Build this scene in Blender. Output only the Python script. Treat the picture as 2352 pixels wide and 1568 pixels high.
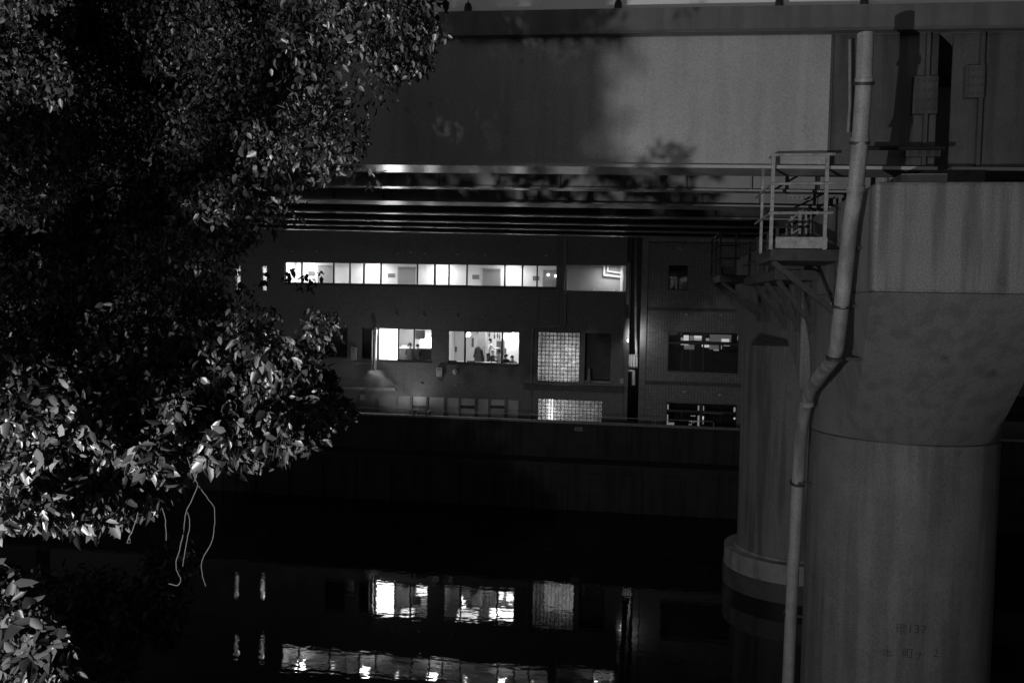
import bpy, math, random
import numpy as np
from mathutils import Vector, Matrix
random.seed(7); rng = np.random.default_rng(11)
sc = bpy.context.scene
for o in list(bpy.data.objects): bpy.data.objects.remove(o)
COL = sc.collection

# ---------------------------------------------------------------- camera
PSI, TH, RO = 0.147641, -0.0452946, 0.0200661
FPX, CZ, DF = 1950.0, 9.518, 45.2335          # focal (for a 2352 px wide frame), eye height over water, facade distance
Fv = Vector((-math.sin(PSI)*math.cos(TH), math.cos(PSI)*math.cos(TH), math.sin(TH)))
Rv = Vector((math.cos(PSI), math.sin(PSI), 0)); Uv = Rv.cross(Fv)
rv = Rv*math.cos(RO)+Uv*math.sin(RO); uv_ = Uv*math.cos(RO)-Rv*math.sin(RO)
cd = bpy.data.cameras.new('camera'); cam = bpy.data.objects.new('camera', cd); COL.objects.link(cam)
m = Matrix((rv, uv_, -Fv)).transposed().to_4x4(); m.translation = (0, 0, CZ); cam.matrix_world = m
cd.lens = FPX/2352*36; cd.clip_end = 600; cd.clip_start = 0.05; sc.camera = cam
def ray(x, y): return Fv + rv*((x-1176)/FPX) - uv_*((y-784)/FPX)
def at(x, y, Y):                                # photo pixel -> point on the vertical plane at depth Y
    v = ray(x, y); t = Y/v.y; return Vector((0, 0, CZ))+v*t
def atX(x, y, X):
    v = ray(x, y); t = X/v.x; return Vector((0, 0, CZ))+v*t

# ---------------------------------------------------------------- world, exposure, street light
w = bpy.data.worlds.new('World'); sc.world = w; w.use_nodes = True; nt = w.node_tree
bg = nt.nodes['Background']; sky = nt.nodes.new('ShaderNodeTexSky'); sky.sky_type = 'NISHITA'; sky.sun_disc = False
sky.sun_elevation = math.radians(4); sky.sun_rotation = math.radians(200)
bw = nt.nodes.new('ShaderNodeRGBToBW'); nt.links.new(sky.outputs[0], bw.inputs[0]); nt.links.new(bw.outputs[0], bg.inputs[0])
bg.inputs[1].default_value = 0.032
sc.view_settings.view_transform = 'Standard'; sc.view_settings.look = 'None'
sc.view_settings.exposure = 0; sc.view_settings.gamma = 1
def lamp(name, kind, loc, power, size=0.2, size_y=None, rot=(0, 0, 0), spot=None, blend=.3, spread=None):
    l = bpy.data.lights.new(name, kind); o = bpy.data.objects.new(name, l); COL.objects.link(o); o.location = loc; o.rotation_euler = rot
    l.energy = power
    if kind == 'AREA':
        l.shape = 'RECTANGLE'; l.size = size; l.size_y = size_y or size
        if spread: l.spread = spread
    else: l.shadow_soft_size = size
    if kind == 'SPOT': l.spot_size = spot; l.spot_blend = blend
    return o
KEY = Vector((-3.9, 1.5, 7.9))
lamp('street_light', 'POINT', KEY, 2700, .035)

# ---------------------------------------------------------------- materials
MATS = {}
def mat(name, v, rough=.7, var=.25, scale=3.0, bump=0.0, bscale=40, metal=0.0, stretch=None, spec=.5, streak=0, grit=.06):
    M = bpy.data.materials.new(name); M.use_nodes = True; N = M.node_tree.nodes; L = M.node_tree.links
    b = N['Principled BSDF']; b.inputs['Roughness'].default_value = rough; b.inputs['Metallic'].default_value = metal
    b.inputs['Specular IOR Level'].default_value = spec
    tc = N.new('ShaderNodeTexCoord'); mp = N.new('ShaderNodeMapping'); L.new(tc.outputs['Object'], mp.inputs[0])
    if stretch: mp.inputs['Scale'].default_value = stretch
    no = N.new('ShaderNodeTexNoise'); no.inputs['Scale'].default_value = scale; no.inputs['Detail'].default_value = 6; no.inputs['Roughness'].default_value = .65
    L.new(mp.outputs[0], no.inputs[0])
    r = N.new('ShaderNodeMapRange'); r.inputs[1].default_value = .3; r.inputs[2].default_value = .7
    r.inputs[3].default_value = v*(1-var); r.inputs[4].default_value = v*(1+var); L.new(no.outputs[0], r.inputs[0])
    out = r.outputs[0]
    if streak:
        mp2 = N.new('ShaderNodeMapping'); mp2.inputs['Scale'].default_value = (2.6, 2.6, .16); L.new(tc.outputs['Object'], mp2.inputs[0])
        n2 = N.new('ShaderNodeTexNoise'); n2.inputs['Scale'].default_value = 1.6; n2.inputs['Detail'].default_value = 5; L.new(mp2.outputs[0], n2.inputs[0])
        r2 = N.new('ShaderNodeMapRange'); r2.inputs[1].default_value = .46; r2.inputs[2].default_value = .62; r2.inputs[3].default_value = 1; r2.inputs[4].default_value = 1-streak
        L.new(n2.outputs[0], r2.inputs[0])
        n3 = N.new('ShaderNodeTexNoise'); n3.inputs['Scale'].default_value = 2.3; n3.inputs['Detail'].default_value = 3; L.new(tc.outputs['Object'], n3.inputs[0])
        r3 = N.new('ShaderNodeMapRange'); r3.inputs[1].default_value = .69; r3.inputs[2].default_value = .8; r3.inputs[3].default_value = 1; r3.inputs[4].default_value = .6
        L.new(n3.outputs[0], r3.inputs[0])
        mu = N.new('ShaderNodeMath'); mu.operation = 'MULTIPLY'; L.new(out, mu.inputs[0]); L.new(r2.outputs[0], mu.inputs[1])
        mu2 = N.new('ShaderNodeMath'); mu2.operation = 'MULTIPLY'; L.new(mu.outputs[0], mu2.inputs[0]); L.new(r3.outputs[0], mu2.inputs[1]); out = mu2.outputs[0]
    gn = N.new('ShaderNodeTexNoise'); gn.inputs['Scale'].default_value = 38; gn.inputs['Detail'].default_value = 3; L.new(tc.outputs['Object'], gn.inputs[0])
    gr = N.new('ShaderNodeMapRange'); gr.inputs[1].default_value = .3; gr.inputs[2].default_value = .7; gr.inputs[3].default_value = 1-grit; gr.inputs[4].default_value = 1+grit; L.new(gn.outputs[0], gr.inputs[0])
    gm = N.new('ShaderNodeMath'); gm.operation = 'MULTIPLY'; L.new(out, gm.inputs[0]); L.new(gr.outputs[0], gm.inputs[1]); out = gm.outputs[0]
    L.new(out, b.inputs['Base Color'])
    if bump:
        nb = N.new('ShaderNodeTexNoise'); nb.inputs['Scale'].default_value = bscale; nb.inputs['Detail'].default_value = 4; L.new(mp.outputs[0], nb.inputs[0])
        bp = N.new('ShaderNodeBump'); bp.inputs['Strength'].default_value = bump; bp.inputs['Distance'].default_value = .02
        L.new(nb.outputs[0], bp.inputs['Height']); L.new(bp.outputs[0], b.inputs['Normal'])
    return M
def tile_mat(name, v, tw, th, mortar=.55):
    M = mat(name, v, .45, .12, .8); N = M.node_tree.nodes; L = M.node_tree.links; b = N['Principled BSDF']
    tc = N.new('ShaderNodeTexCoord'); mp = N.new('ShaderNodeMapping'); mp.inputs['Rotation'].default_value = (math.pi/2, 0, 0); L.new(tc.outputs['Object'], mp.inputs[0])
    br = N.new('ShaderNodeTexBrick'); br.offset = 0; br.inputs['Scale'].default_value = 1; br.inputs['Brick Width'].default_value = tw; br.inputs['Row Height'].default_value = th
    br.inputs['Mortar Size'].default_value = tw*.09; br.inputs['Color1'].default_value = (1, 1, 1, 1); br.inputs['Color2'].default_value = (.72, .72, .72, 1)
    br.inputs['Mortar'].default_value = (mortar, mortar, mortar, 1); L.new(mp.outputs[0], br.inputs[0])
    src = b.inputs['Base Color'].links[0].from_socket
    mx = N.new('ShaderNodeMixRGB'); mx.blend_type = 'MULTIPLY'; mx.inputs[0].default_value = 1; L.new(src, mx.inputs[1]); L.new(br.outputs[0], mx.inputs[2]); L.new(mx.outputs[0], b.inputs['Base Color'])
    return M
def emit(name, v, var=0.0):
    M = bpy.data.materials.new(name); M.use_nodes = True; b = M.node_tree.nodes['Principled BSDF']
    b.inputs['Base Color'].default_value = (.6, .6, .6, 1); b.inputs['Emission Color'].default_value = (1, 1, 1, 1); b.inputs['Emission Strength'].default_value = v
    return M
def glass(name, t=.93, refl=.06, tint=1.0):
    M = bpy.data.materials.new(name); M.use_nodes = True; N = M.node_tree.nodes; L = M.node_tree.links
    for n in list(N): N.remove(n)
    o = N.new('ShaderNodeOutputMaterial'); a = N.new('ShaderNodeBsdfTransparent'); a.inputs[0].default_value = (t*tint,)*3+(1,)
    g = N.new('ShaderNodeBsdfGlossy'); g.inputs['Roughness'].default_value = .03; mx = N.new('ShaderNodeMixShader'); mx.inputs[0].default_value = refl
    L.new(a.outputs[0], mx.inputs[1]); L.new(g.outputs[0], mx.inputs[2]); L.new(mx.outputs[0], o.inputs[0]); return M
def frosted(name, v=.7, wn=0.35):
    M = bpy.data.materials.new(name); M.use_nodes = True; N = M.node_tree.nodes; L = M.node_tree.links
    for n in list(N): N.remove(n)
    o = N.new('ShaderNodeOutputMaterial'); tr = N.new('ShaderNodeBsdfTranslucent'); tp = N.new('ShaderNodeBsdfTransparent'); g = N.new('ShaderNodeBsdfGlossy'); g.inputs['Roughness'].default_value = .15
    tc = N.new('ShaderNodeTexCoord'); wv = N.new('ShaderNodeTexVoronoi'); wv.inputs['Scale'].default_value = 4.2; L.new(tc.outputs['Object'], wv.inputs[0])
    bwn = N.new('ShaderNodeRGBToBW'); L.new(wv.outputs['Color'], bwn.inputs[0])
    r = N.new('ShaderNodeMapRange'); r.inputs[1].default_value = .2; r.inputs[2].default_value = .8; r.inputs[3].default_value = v*(1-wn); r.inputs[4].default_value = v*(1+wn*.3); L.new(bwn.outputs[0], r.inputs[0])
    L.new(r.outputs[0], tr.inputs[0]); L.new(r.outputs[0], tp.inputs[0])
    m1 = N.new('ShaderNodeMixShader'); m1.inputs[0].default_value = .4; L.new(tr.outputs[0], m1.inputs[1]); L.new(tp.outputs[0], m1.inputs[2])
    m2 = N.new('ShaderNodeMixShader'); m2.inputs[0].default_value = .06; L.new(m1.outputs[0], m2.inputs[1]); L.new(g.outputs[0], m2.inputs[2]); L.new(m2.outputs[0], o.inputs[0]); return M

TILE1 = tile_mat('grey_mosaic_tile', .21, .12, .09)
TILE2 = tile_mat('pale_mosaic_tile', .26, .15, .12, .4)
DARKT = mat('dark_tile_band', .09, .6)
CONC = mat('concrete', .30, .8, .2, 1.2, .15, 30, streak=.25)
CONCF = mat('footing_concrete', .34, .8, .2, 1.5, .1, 20, streak=.3, grit=.2)
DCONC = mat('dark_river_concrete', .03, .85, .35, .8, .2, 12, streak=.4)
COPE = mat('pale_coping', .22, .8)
STEEL = mat('painted_girder_steel', .40, .5, .08, .7, .06, 20, streak=.12, grit=.16)
STEELFALL = mat('falloff_girder_paint', .085, .6, .25, .9, .08, 12, streak=.4, grit=.2)  # darker tone painted in where the lamp light falls off along the girder
STEELD = mat('dark_girder_steel', .10, .55, .2, 1, 0)
FLANGE = mat('glossy_flange_paint', .45, .2, .12, 2, .1, 2.0)
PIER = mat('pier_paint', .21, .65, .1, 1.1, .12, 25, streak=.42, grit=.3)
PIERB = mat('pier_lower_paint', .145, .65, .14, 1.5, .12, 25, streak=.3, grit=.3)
WET = mat('wet_footing_concrete', .09, .5, .3, 2)
PIPE = mat('grey_drain_pipe', .29, .55, .2, 3, .1, 20, streak=.4, grit=.2)
DULLR = mat('dull_rail', .1, .6)
RUST = mat('dark_bracket_steel', .035, .6, .5, 8)
RAILM = mat('pale_galvanised_rail', .33, .5, .4, 9)
BLACKM = mat('black_metal', .02, .4)
FRAME = mat('dark_window_frame', .022, .4)
WHITEW = mat('white_interior_wall', .8, .8, .03, 1)
GREYW = mat('grey_interior_wall', .4, .8, .08, 1)
FLOORM = mat('interior_floor', .3, .5)
DOORM = mat('grey_door', .2, .5, .05)
BOARD = mat('notice_board', .12, .7)
WOOD = mat('dark_wood', .08, .5, .3, 8)
GREYP = mat('pale_garage_panel', .62, .6, .1, 2)
BARR = mat('pale_noise_barrier', .85, .6, .05, 1)
GLASS = glass('clear_window_glass')
GLASSD = glass('dim_window_glass', .8, .1)
FROST = frosted('frosted_glass_block')
BARK = mat('bark', .012, .9, .4, 12, .4, 60)
SKIN = mat('skin', .38, .6, .05); HAIR = mat('black_hair', .015, .5); SHIRT = mat('white_shirt', .8, .8, .05); DARKC = mat('dark_cloth', .04, .9)
TUBE = emit('lamp_tube', 16); SOFT = emit('lamp_glow', 10); BACKLIT = emit('backlit_white_pane', 12)
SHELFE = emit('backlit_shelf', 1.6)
STREET = mat('asphalt', .05, .85)
TWIG = mat('pale_twig', .022, .8)
def leafmat(name, v, rough):
    M = bpy.data.materials.new(name); M.use_nodes = True; N = M.node_tree.nodes; L = M.node_tree.links; b = N['Principled BSDF']
    g = N.new('ShaderNodeNewGeometry'); r = N.new('ShaderNodeMapRange'); r.inputs[3].default_value = v*.3; r.inputs[4].default_value = v*3.0
    pw = N.new('ShaderNodeMath'); pw.operation = 'POWER'; pw.inputs[1].default_value = 2.2; L.new(g.outputs['Random Per Island'], pw.inputs[0]); L.new(pw.outputs[0], r.inputs[0]); L.new(r.outputs[0], b.inputs['Base Color']); b.inputs['Roughness'].default_value = rough
    tr = N.new('ShaderNodeBsdfTranslucent'); L.new(r.outputs[0], tr.inputs[0]); mx = N.new('ShaderNodeMixShader'); mx.inputs[0].default_value = .25
    L.new(b.outputs[0], mx.inputs[1]); L.new(tr.outputs[0], mx.inputs[2]); L.new(mx.outputs[0], N['Material Output'].inputs[0]); return M
LEAF = leafmat('glossy_leaf', .04, .4); LEAFD = leafmat('dull_leaf', .04, .7)

# ---------------------------------------------------------------- mesh helpers
class MB:
    def __init__(s): s.v = []; s.f = []; s.sm = False
    def box(s, x0, x1, y0, y1, z0, z1, dz=0):      # dz: rise of the right end over the left
        i = len(s.v)
        for z in (z0, z1):
            for (x, y) in ((x0, y0), (x1, y0), (x1, y1), (x0, y1)): s.v.append((x, y, z+(dz if x == x1 else 0)))
        s.f += [(i, i+3, i+2, i+1), (i+4, i+5, i+6, i+7), (i, i+1, i+5, i+4), (i+1, i+2, i+6, i+5), (i+2, i+3, i+7, i+6), (i+3, i, i+4, i+7)]; return s
    def bar(s, a, b, w, h=None):                   # square bar between two points
        a = Vector(a); b = Vector(b); h = h or w; d = (b-a).normalized(); up = Vector((0, 0, 1)) if abs(d.z) < .95 else Vector((0, 1, 0))
        x = d.cross(up).normalized()*w/2; y = x.cross(d).normalized()*h/2; i = len(s.v)
        for p in (a, b):
            for q in (-x-y, x-y, x+y, -x+y): s.v.append(tuple(p+q))
        s.f += [(i, i+3, i+2, i+1), (i+4, i+5, i+6, i+7)]+[(i+k, i+(k+1) % 4, i+4+(k+1) % 4, i+4+k) for k in range(4)]; return s
    def tube(s, pts, r, n=10, cap=True):
        pts = [Vector(p) for p in pts]; rs = r if isinstance(r, (list, tuple)) else [r]*len(pts); i0 = len(s.v); prev = None
        for k, p in enumerate(pts):
            d = (pts[min(k+1, len(pts)-1)]-pts[max(k-1, 0)]).normalized()
            if prev is None: up = Vector((0, 0, 1)) if abs(d.z) < .9 else Vector((0, 1, 0)); x = d.cross(up).normalized()
            else: x = (prev-d*prev.dot(d)).normalized()
            prev = x; y = d.cross(x)
            for j in range(n):
                a = 2*math.pi*j/n; s.v.append(tuple(p+(x*math.cos(a)+y*math.sin(a))*rs[k]))
        for k in range(len(pts)-1):
            for j in range(n): a = i0+k*n; s.f.append((a+j, a+(j+1) % n, a+n+(j+1) % n, a+n+j))
        if cap: s.f.append(tuple(i0+j for j in range(n))[::-1]); s.f.append(tuple(i0+(len(pts)-1)*n+j for j in range(n)))
        s.sm = True; return s
    def lathe(s, c, prof, n=24):                   # prof: list of (radius, z)
        i0 = len(s.v)
        for (r, z) in prof:
            for j in range(n): a = 2*math.pi*j/n; s.v.append((c[0]+r*math.cos(a), c[1]+r*math.sin(a), c[2]+z))
        for k in range(len(prof)-1):
            for j in range(n): a = i0+k*n; s.f.append((a+j, a+(j+1) % n, a+n+(j+1) % n, a+n+j))
        s.f.append(tuple(i0+j for j in range(n))[::-1]); s.f.append(tuple(i0+(len(prof)-1)*n+j for j in range(n))); s.sm = True; return s
    def prism(s, pts, z0, z1):                     # closed outline in XY
        i = len(s.v); n = len(pts)
        for z in (z0, z1): s.v += [(p[0], p[1], z) for p in pts]
        s.f.append(tuple(i+k for k in range(n))[::-1]); s.f.append(tuple(i+n+k for k in range(n)))
        s.f += [(i+k, i+(k+1) % n, i+n+(k+1) % n, i+n+k) for k in range(n)]; return s
    def prismX(s, pts, x0, x1):                    # closed outline in YZ, extruded along X
        i = len(s.v); n = len(pts)
        for x in (x0, x1): s.v += [(x, p[0], p[1]) for p in pts]
        s.f.append(tuple(i+k for k in range(n))); s.f.append(tuple(i+n+k for k in range(n))[::-1])
        s.f += [(i+(k+1) % n, i+k, i+n+k, i+n+(k+1) % n) for k in range(n)]; return s
    def build(s, name, m, parent=None, smooth=None, bevel=0, **k):
        me = bpy.data.meshes.new(name); me.from_pydata(s.v, [], s.f); me.materials.append(m); me.update()
        o = bpy.data.objects.new(name, me); COL.objects.link(o)
        if parent: o.parent = parent; o.matrix_parent_inverse = parent.matrix_basis.inverted()
        if smooth or (smooth is None and s.sm):
            me.polygons.foreach_set('use_smooth', [True]*len(me.polygons))
            try: me.set_sharp_from_angle(angle=math.radians(40))
            except Exception: pass
        if bevel:
            b = o.modifiers.new('bevel', 'BEVEL'); b.width = bevel; b.segments = 2; b.limit_method = 'ANGLE'
        tag(o, **k); return o
def tag(o, label=None, cat=None, group=None, kind=None):
    if label: o['label'] = label
    if cat: o['category'] = cat
    if group: o['group'] = group
    if kind: o['kind'] = kind
    return o
def thing(name, loc, label, cat, group=None):
    o = bpy.data.objects.new(name, None); o.empty_display_size = .2; COL.objects.link(o); o.location = loc; return tag(o, label, cat, group)
def B(): return MB()
def wall(mb, x0, x1, z0, z1, Y, th, holes):        # wall with real openings and reveals
    xs = sorted({x0, x1, *[h[0] for h in holes], *[h[1] for h in holes]}); zs = sorted({z0, z1, *[h[2] for h in holes], *[h[3] for h in holes]})
    def solid(i, j):
        if i < 0 or j < 0 or i >= len(xs)-1 or j >= len(zs)-1: return False
        cx = (xs[i]+xs[i+1])/2; cz = (zs[j]+zs[j+1])/2
        return not any(h[0] < cx < h[1] and h[2] < cz < h[3] for h in holes)
    def q(*p): i = len(mb.v); mb.v += p; mb.f.append((i, i+1, i+2, i+3))
    for i in range(len(xs)-1):
        for j in range(len(zs)-1):
            if not solid(i, j): continue
            a, b, c, d = xs[i], xs[i+1], zs[j], zs[j+1]; Z = Y+th
            q((a, Y, c), (b, Y, c), (b, Y, d), (a, Y, d)); q((b, Z, c), (a, Z, c), (a, Z, d), (b, Z, d))
            if not solid(i-1, j): q((a, Z, c), (a, Y, c), (a, Y, d), (a, Z, d))
            if not solid(i+1, j): q((b, Y, c), (b, Z, c), (b, Z, d), (b, Y, d))
            if not solid(i, j-1): q((a, Z, c), (b, Z, c), (b, Y, c), (a, Y, c))
            if not solid(i, j+1): q((a, Y, d), (b, Y, d), (b, Z, d), (a, Z, d))
def px_rect(x0, x1, y0, y1, Y=DF):                 # pixel rectangle of the photo -> (x0,x1,z0,z1) on plane Y
    a = at((x0), (y0+y1)/2, Y).x; b = at(x1, (y0+y1)/2, Y).x; xm = (x0+x1)/2
    return (a, b, at(xm, y1, Y).z, at(xm, y0, Y).z)

# ================================================================ SETTING
ws = bpy.data.materials.new('river_water'); ws.use_nodes = True; N = ws.node_tree.nodes; L = ws.node_tree.links; b = N['Principled BSDF']
b.inputs['Base Color'].default_value = (.006, .006, .006, 1); b.inputs['Roughness'].default_value = .015; b.inputs['IOR'].default_value = 1.37
tc = N.new('ShaderNodeTexCoord'); mp = N.new('ShaderNodeMapping'); mp.inputs['Scale'].default_value = (1, 1.7, 1); L.new(tc.outputs['Object'], mp.inputs[0])
n1 = N.new('ShaderNodeTexNoise'); n1.inputs['Scale'].default_value = 2.4; n1.inputs['Detail'].default_value = 2; L.new(mp.outputs[0], n1.inputs[0])
bp = N.new('ShaderNodeBump'); bp.inputs['Strength'].default_value = .4; bp.inputs['Distance'].default_value = .005; L.new(n1.outputs[0], bp.inputs['Height']); L.new(bp.outputs[0], b.inputs['Normal'])
B().box(-120, 120, -40, 41, -1.2, 0).build('water', ws, kind='structure')
B().box(-120, 120, 40.6, 140, -1.5, 2.9).build('far_street', STREET, kind='structure')
B().box(-120, 120, -60, 3.2, -1.5, 4.5).build('near_bank', STREET, kind='structure')

# river walls
QY = 40.2
rw = thing('river_wall', (-8, QY, 0), 'dark concrete river wall with a pale coping below the lit building', 'river wall')
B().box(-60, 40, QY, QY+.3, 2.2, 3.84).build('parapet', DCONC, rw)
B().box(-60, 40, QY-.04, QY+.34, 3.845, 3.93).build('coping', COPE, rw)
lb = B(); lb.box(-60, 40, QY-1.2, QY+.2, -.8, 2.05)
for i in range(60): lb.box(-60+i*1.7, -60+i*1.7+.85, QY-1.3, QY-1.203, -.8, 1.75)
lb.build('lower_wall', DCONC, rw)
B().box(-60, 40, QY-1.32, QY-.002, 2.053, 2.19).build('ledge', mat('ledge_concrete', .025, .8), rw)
nb = thing('near_river_wall', (-8, 3.2, 0), 'low dark river wall on the near bank at the bottom left', 'river wall')
B().box(-60, 60, 3.204, 3.5, -1, 5.0).build('wall_face', DCONC, nb)
sp = at(1329, 985, QY-.02)
sg = thing('wall_sign', (sp.x, QY, sp.z), 'small pale plate fixed on the face of the river wall', 'sign')
B().box(sp.x-.19, sp.x+.19, QY-.03, QY-.004, sp.z-.09, sp.z+.09).build('plate', COPE, sg)
mk = B()
for k in range(3): mk.box(sp.x-.12+k*.09, sp.x-.06+k*.09, QY-.036, QY-.0305, sp.z-.03, sp.z+.03)
mk.build('plate_marks', RUST, sg)
# low hoop rails behind the parapet
hoops = [(925, 941, 948, 953), (1000, 1142, 938, 947), (1146, 1215, 943, 950), (850, 922, 941, 947), (1290, 1500, 962, 970), (1505, 1712, 966, 976)]
for i, (xa, xb, ya, yb) in enumerate([(790, 868, 0, 0), (872, 940, 0, 0), (946, 1046, 0, 0), (1054, 1140, 0, 0), (1146, 1235, 0, 0), (1330, 1500, 0, 0), (1506, 1640, 0, 0)]):
    a = at(xa, 950, QY+.15).x; b2 = at(xb, 950, QY+.15).x; z = 3.93
    t = B().tube([(a, QY+.15, z), (a, QY+.15, z+.2), (a+.1, QY+.15, z+.26), (b2-.1, QY+.15, z+.26), (b2, QY+.15, z+.2), (b2, QY+.15, z)], .016, 6)
    t.build('hoop_rail', RAILM, label='thin pale hoop rail on the river wall, ' + ['leftmost, beside the leaves', 'just left of the black rack', 'behind the black rack', 'right of the black rack', 'left of the glass blocks', 'right of the lower glass blocks', 'rightmost'][i], cat='rail', group='thin hoop rails along the river wall')
# black frame on the wall
bf = thing('metal_rack', tuple(at(968, 952, QY+.1)), 'small black crooked metal rack standing on the river wall', 'rack')
def fp(x, y, Y=QY+.1): return at(860+x/5.113*1.0, 0, Y)
def cp(x, y, Y): return at((860+x/5.113)/1.08844, (900+y/5.113)/1.08844, Y)
for a_, c_, w_ in ((cp(888, 735, QY+.05), cp(905, 640, QY+.05), .07), (cp(950, 715, QY+.4), cp(965, 620, QY+.4), .05), (cp(1052, 735, QY+.05), cp(1055, 660, QY+.05), .05), (cp(1100, 715, QY+.4), cp(1115, 640, QY+.4), .05)): B().bar(a_, c_, w_).build('leg', BLACKM, bf)
f2 = B(); f2.bar(cp(905, 645, QY+.05), cp(965, 628, QY+.4), .05).bar(cp(905, 655, QY+.05), cp(1100, 685, QY+.1), .09, .05).bar(cp(1055, 680, QY+.05), cp(1115, 645, QY+.4), .07).bar(cp(965, 650, QY+.4), cp(1055, 668, QY+.2), .05)
f2.build('top_frame', BLACKM, bf)

# ================================================================ MAIN BUILDING
bld = thing('tiled_building', (-12, DF, 2.9), 'long grey tiled building with a bright ribbon of corridor windows', 'building')
XR1 = at(1438, 700, DF).x; XL1 = -34.0
Z3a, Z3b = 10.37, 11.56
def X(x, y=630): return at(x, y, DF).x
bays = [([655, 691], [693, 764], [766, 801]), ([804, 833],), ([836, 873], [875, 957], [959, 996]), ([1000, 1029],), ([1032, 1071], [1073, 1158], [1160, 1198]), ([1201, 1232], [1235, 1278])]
holes = []; bayrects = []
for b_ in bays:
    r = (X(b_[0][0])-.03, X(b_[-1][1])+.03, Z3a, Z3b); holes.append(r); bayrects.append(r)
W2a, W2b = at(940, 828, DF).z, at(940, 755, DF).z
w21 = (X(870, 790), X(991, 790), W2a-.02, W2b); w22 = (X(1029, 790), X(1193, 790), at(1110, 836, DF).z, at(1110, 761, DF).z)
holes += [w21, w22]
log = (X(1296, 640), X(1438, 640)-.02, at(1370, 668, DF).z, at(1370, 609, DF).z); holes.append(log)
gb1 = (X(1234, 820), X(1332, 820), at(1285, 878, DF).z, at(1285, 762, DF).z); rec = (X(1343, 820), X(1403, 820), gb1[2], gb1[3]-.03); holes += [gb1, rec]
gb2 = (X(1234, 945), X(1384, 945), 3.05, at(1310, 917, DF).z); holes.append(gb2)
slits = [(X(601, 640), X(612.5, 640), at(606, 668, DF).z, at(606, 610, DF).z), (X(541, 640), X(552, 640), at(546, 668, DF).z, at(546, 610, DF).z)]
slits += [(a, b2, c-3.55, d-3.5) for a, b2, c, d in slits]; holes += slits
gp = [(914, 941, 0), (946.5, 978, 1), (982, 1019, 0), (1025.6, 1053, 0), (1058, 1090, 1), (1096, 1121, 0), (1126, 1158.5, 1), (1166, 1190, 0), (868, 908, 1), (824, 862, 0)]
GT = at(1050, 914, DF).z
for (a, b2, k) in gp: holes.append((X(a, 930), X(b2, 930), 3.02, GT))
dwin = [(X(752, 790), X(798, 790), at(775, 822, DF).z, W2b), (X(831, 790), X(858, 790), W2a, W2b)]; holes += dwin
mb = B(); wall(mb, XL1, XR1, 2.9, 17, DF, .25, holes); mb.build('wall', TILE1, bld)
B().box(XL1, XR1, DF+.25, DF+.252+8, 17.002, 17.3).build('roof', CONC, bld)
B().box(XL1-.2, XL1-.002, DF, DF+8, 2.9, 17).build('side_wall', TILE1, bld)
mbf = B(); mbf.box(XL1, XR1, DF+.252, DF+7.9, 5.0, 5.45); mbf.box(XL1, XR1, DF+.252, DF+7.9, 8.6, 8.95); mbf.box(XL1, XR1, DF+.252, DF+7.9, 11.95, 12.3)
mbf.build('floor_slab', FLOORM, bld)
B().box(XL1, XR1+.02, DF+7.92, DF+8.2, 2.9, 17).build('rear_wall', TILE1, bld)
B().box(XR1-.005, XR1+.2, DF+2, DF+7.9, 2.9, 17).build('end_wall', TILE1, bld)
B().box(XR1+.003, XR1+.2, DF+.02, DF+1.99, 2.9, 8.8).build('end_wall', TILE1, bld)
# fine vertical joints and the lighter edge strip
for x in (1236, 1283): B().box(X(x, 700), X(x, 700)+.025, DF-.012, DF-.002, 8.2, 10.2).build('joint', DARKT, bld)
B().box(X(1283), X(1283)+.03, DF-.012, DF-.002, 11.6, 13.4).build('joint', DARKT, bld)

def framed(parent, r, cols, Y, fr=.05, m=FRAME, g=GLASS, trans=None, name='window'):
    x0, x1, z0, z1 = r; f = B(); d0, d1 = Y+.06, Y+.13
    f.box(x0, x1, d0, d1, z0, z0+fr); f.box(x0, x1, d0, d1, z1-fr*.5, z1); f.box(x0, x0+fr*.6, d0, d1, z0+fr, z1-fr*.5); f.box(x1-fr*.6, x1, d0, d1, z0+fr, z1-fr*.5)
    for c in cols: f.box(c-fr*.7, c+fr*.7, d0-.01, d1+.01, z0+fr, z1-fr*.5)
    if trans:
        for tz in trans: f.box(x0+fr*.6, x1-fr*.6, d0+.002, d1-.002, tz-fr*.7, tz+fr*.7)
    o = f.build(name, m, parent)
    if g: B().box(x0+.02, x1-.02, Y+.09, Y+.098, z0+.02, z1-.02).build('pane', g, o)
    return o
for b_, r in zip(bays, bayrects): framed(bld, r, [X((b_[i][1]+b_[i+1][0])/2) for i in range(len(b_)-1)], DF, .055)
# window sills and dark heads
for r in bayrects+[w21, w22]: B().box(r[0]-.03, r[1]+.03, DF-.05, DF-.002, r[2]-.07, r[2]-.01).build('sill', FRAME, bld)
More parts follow.
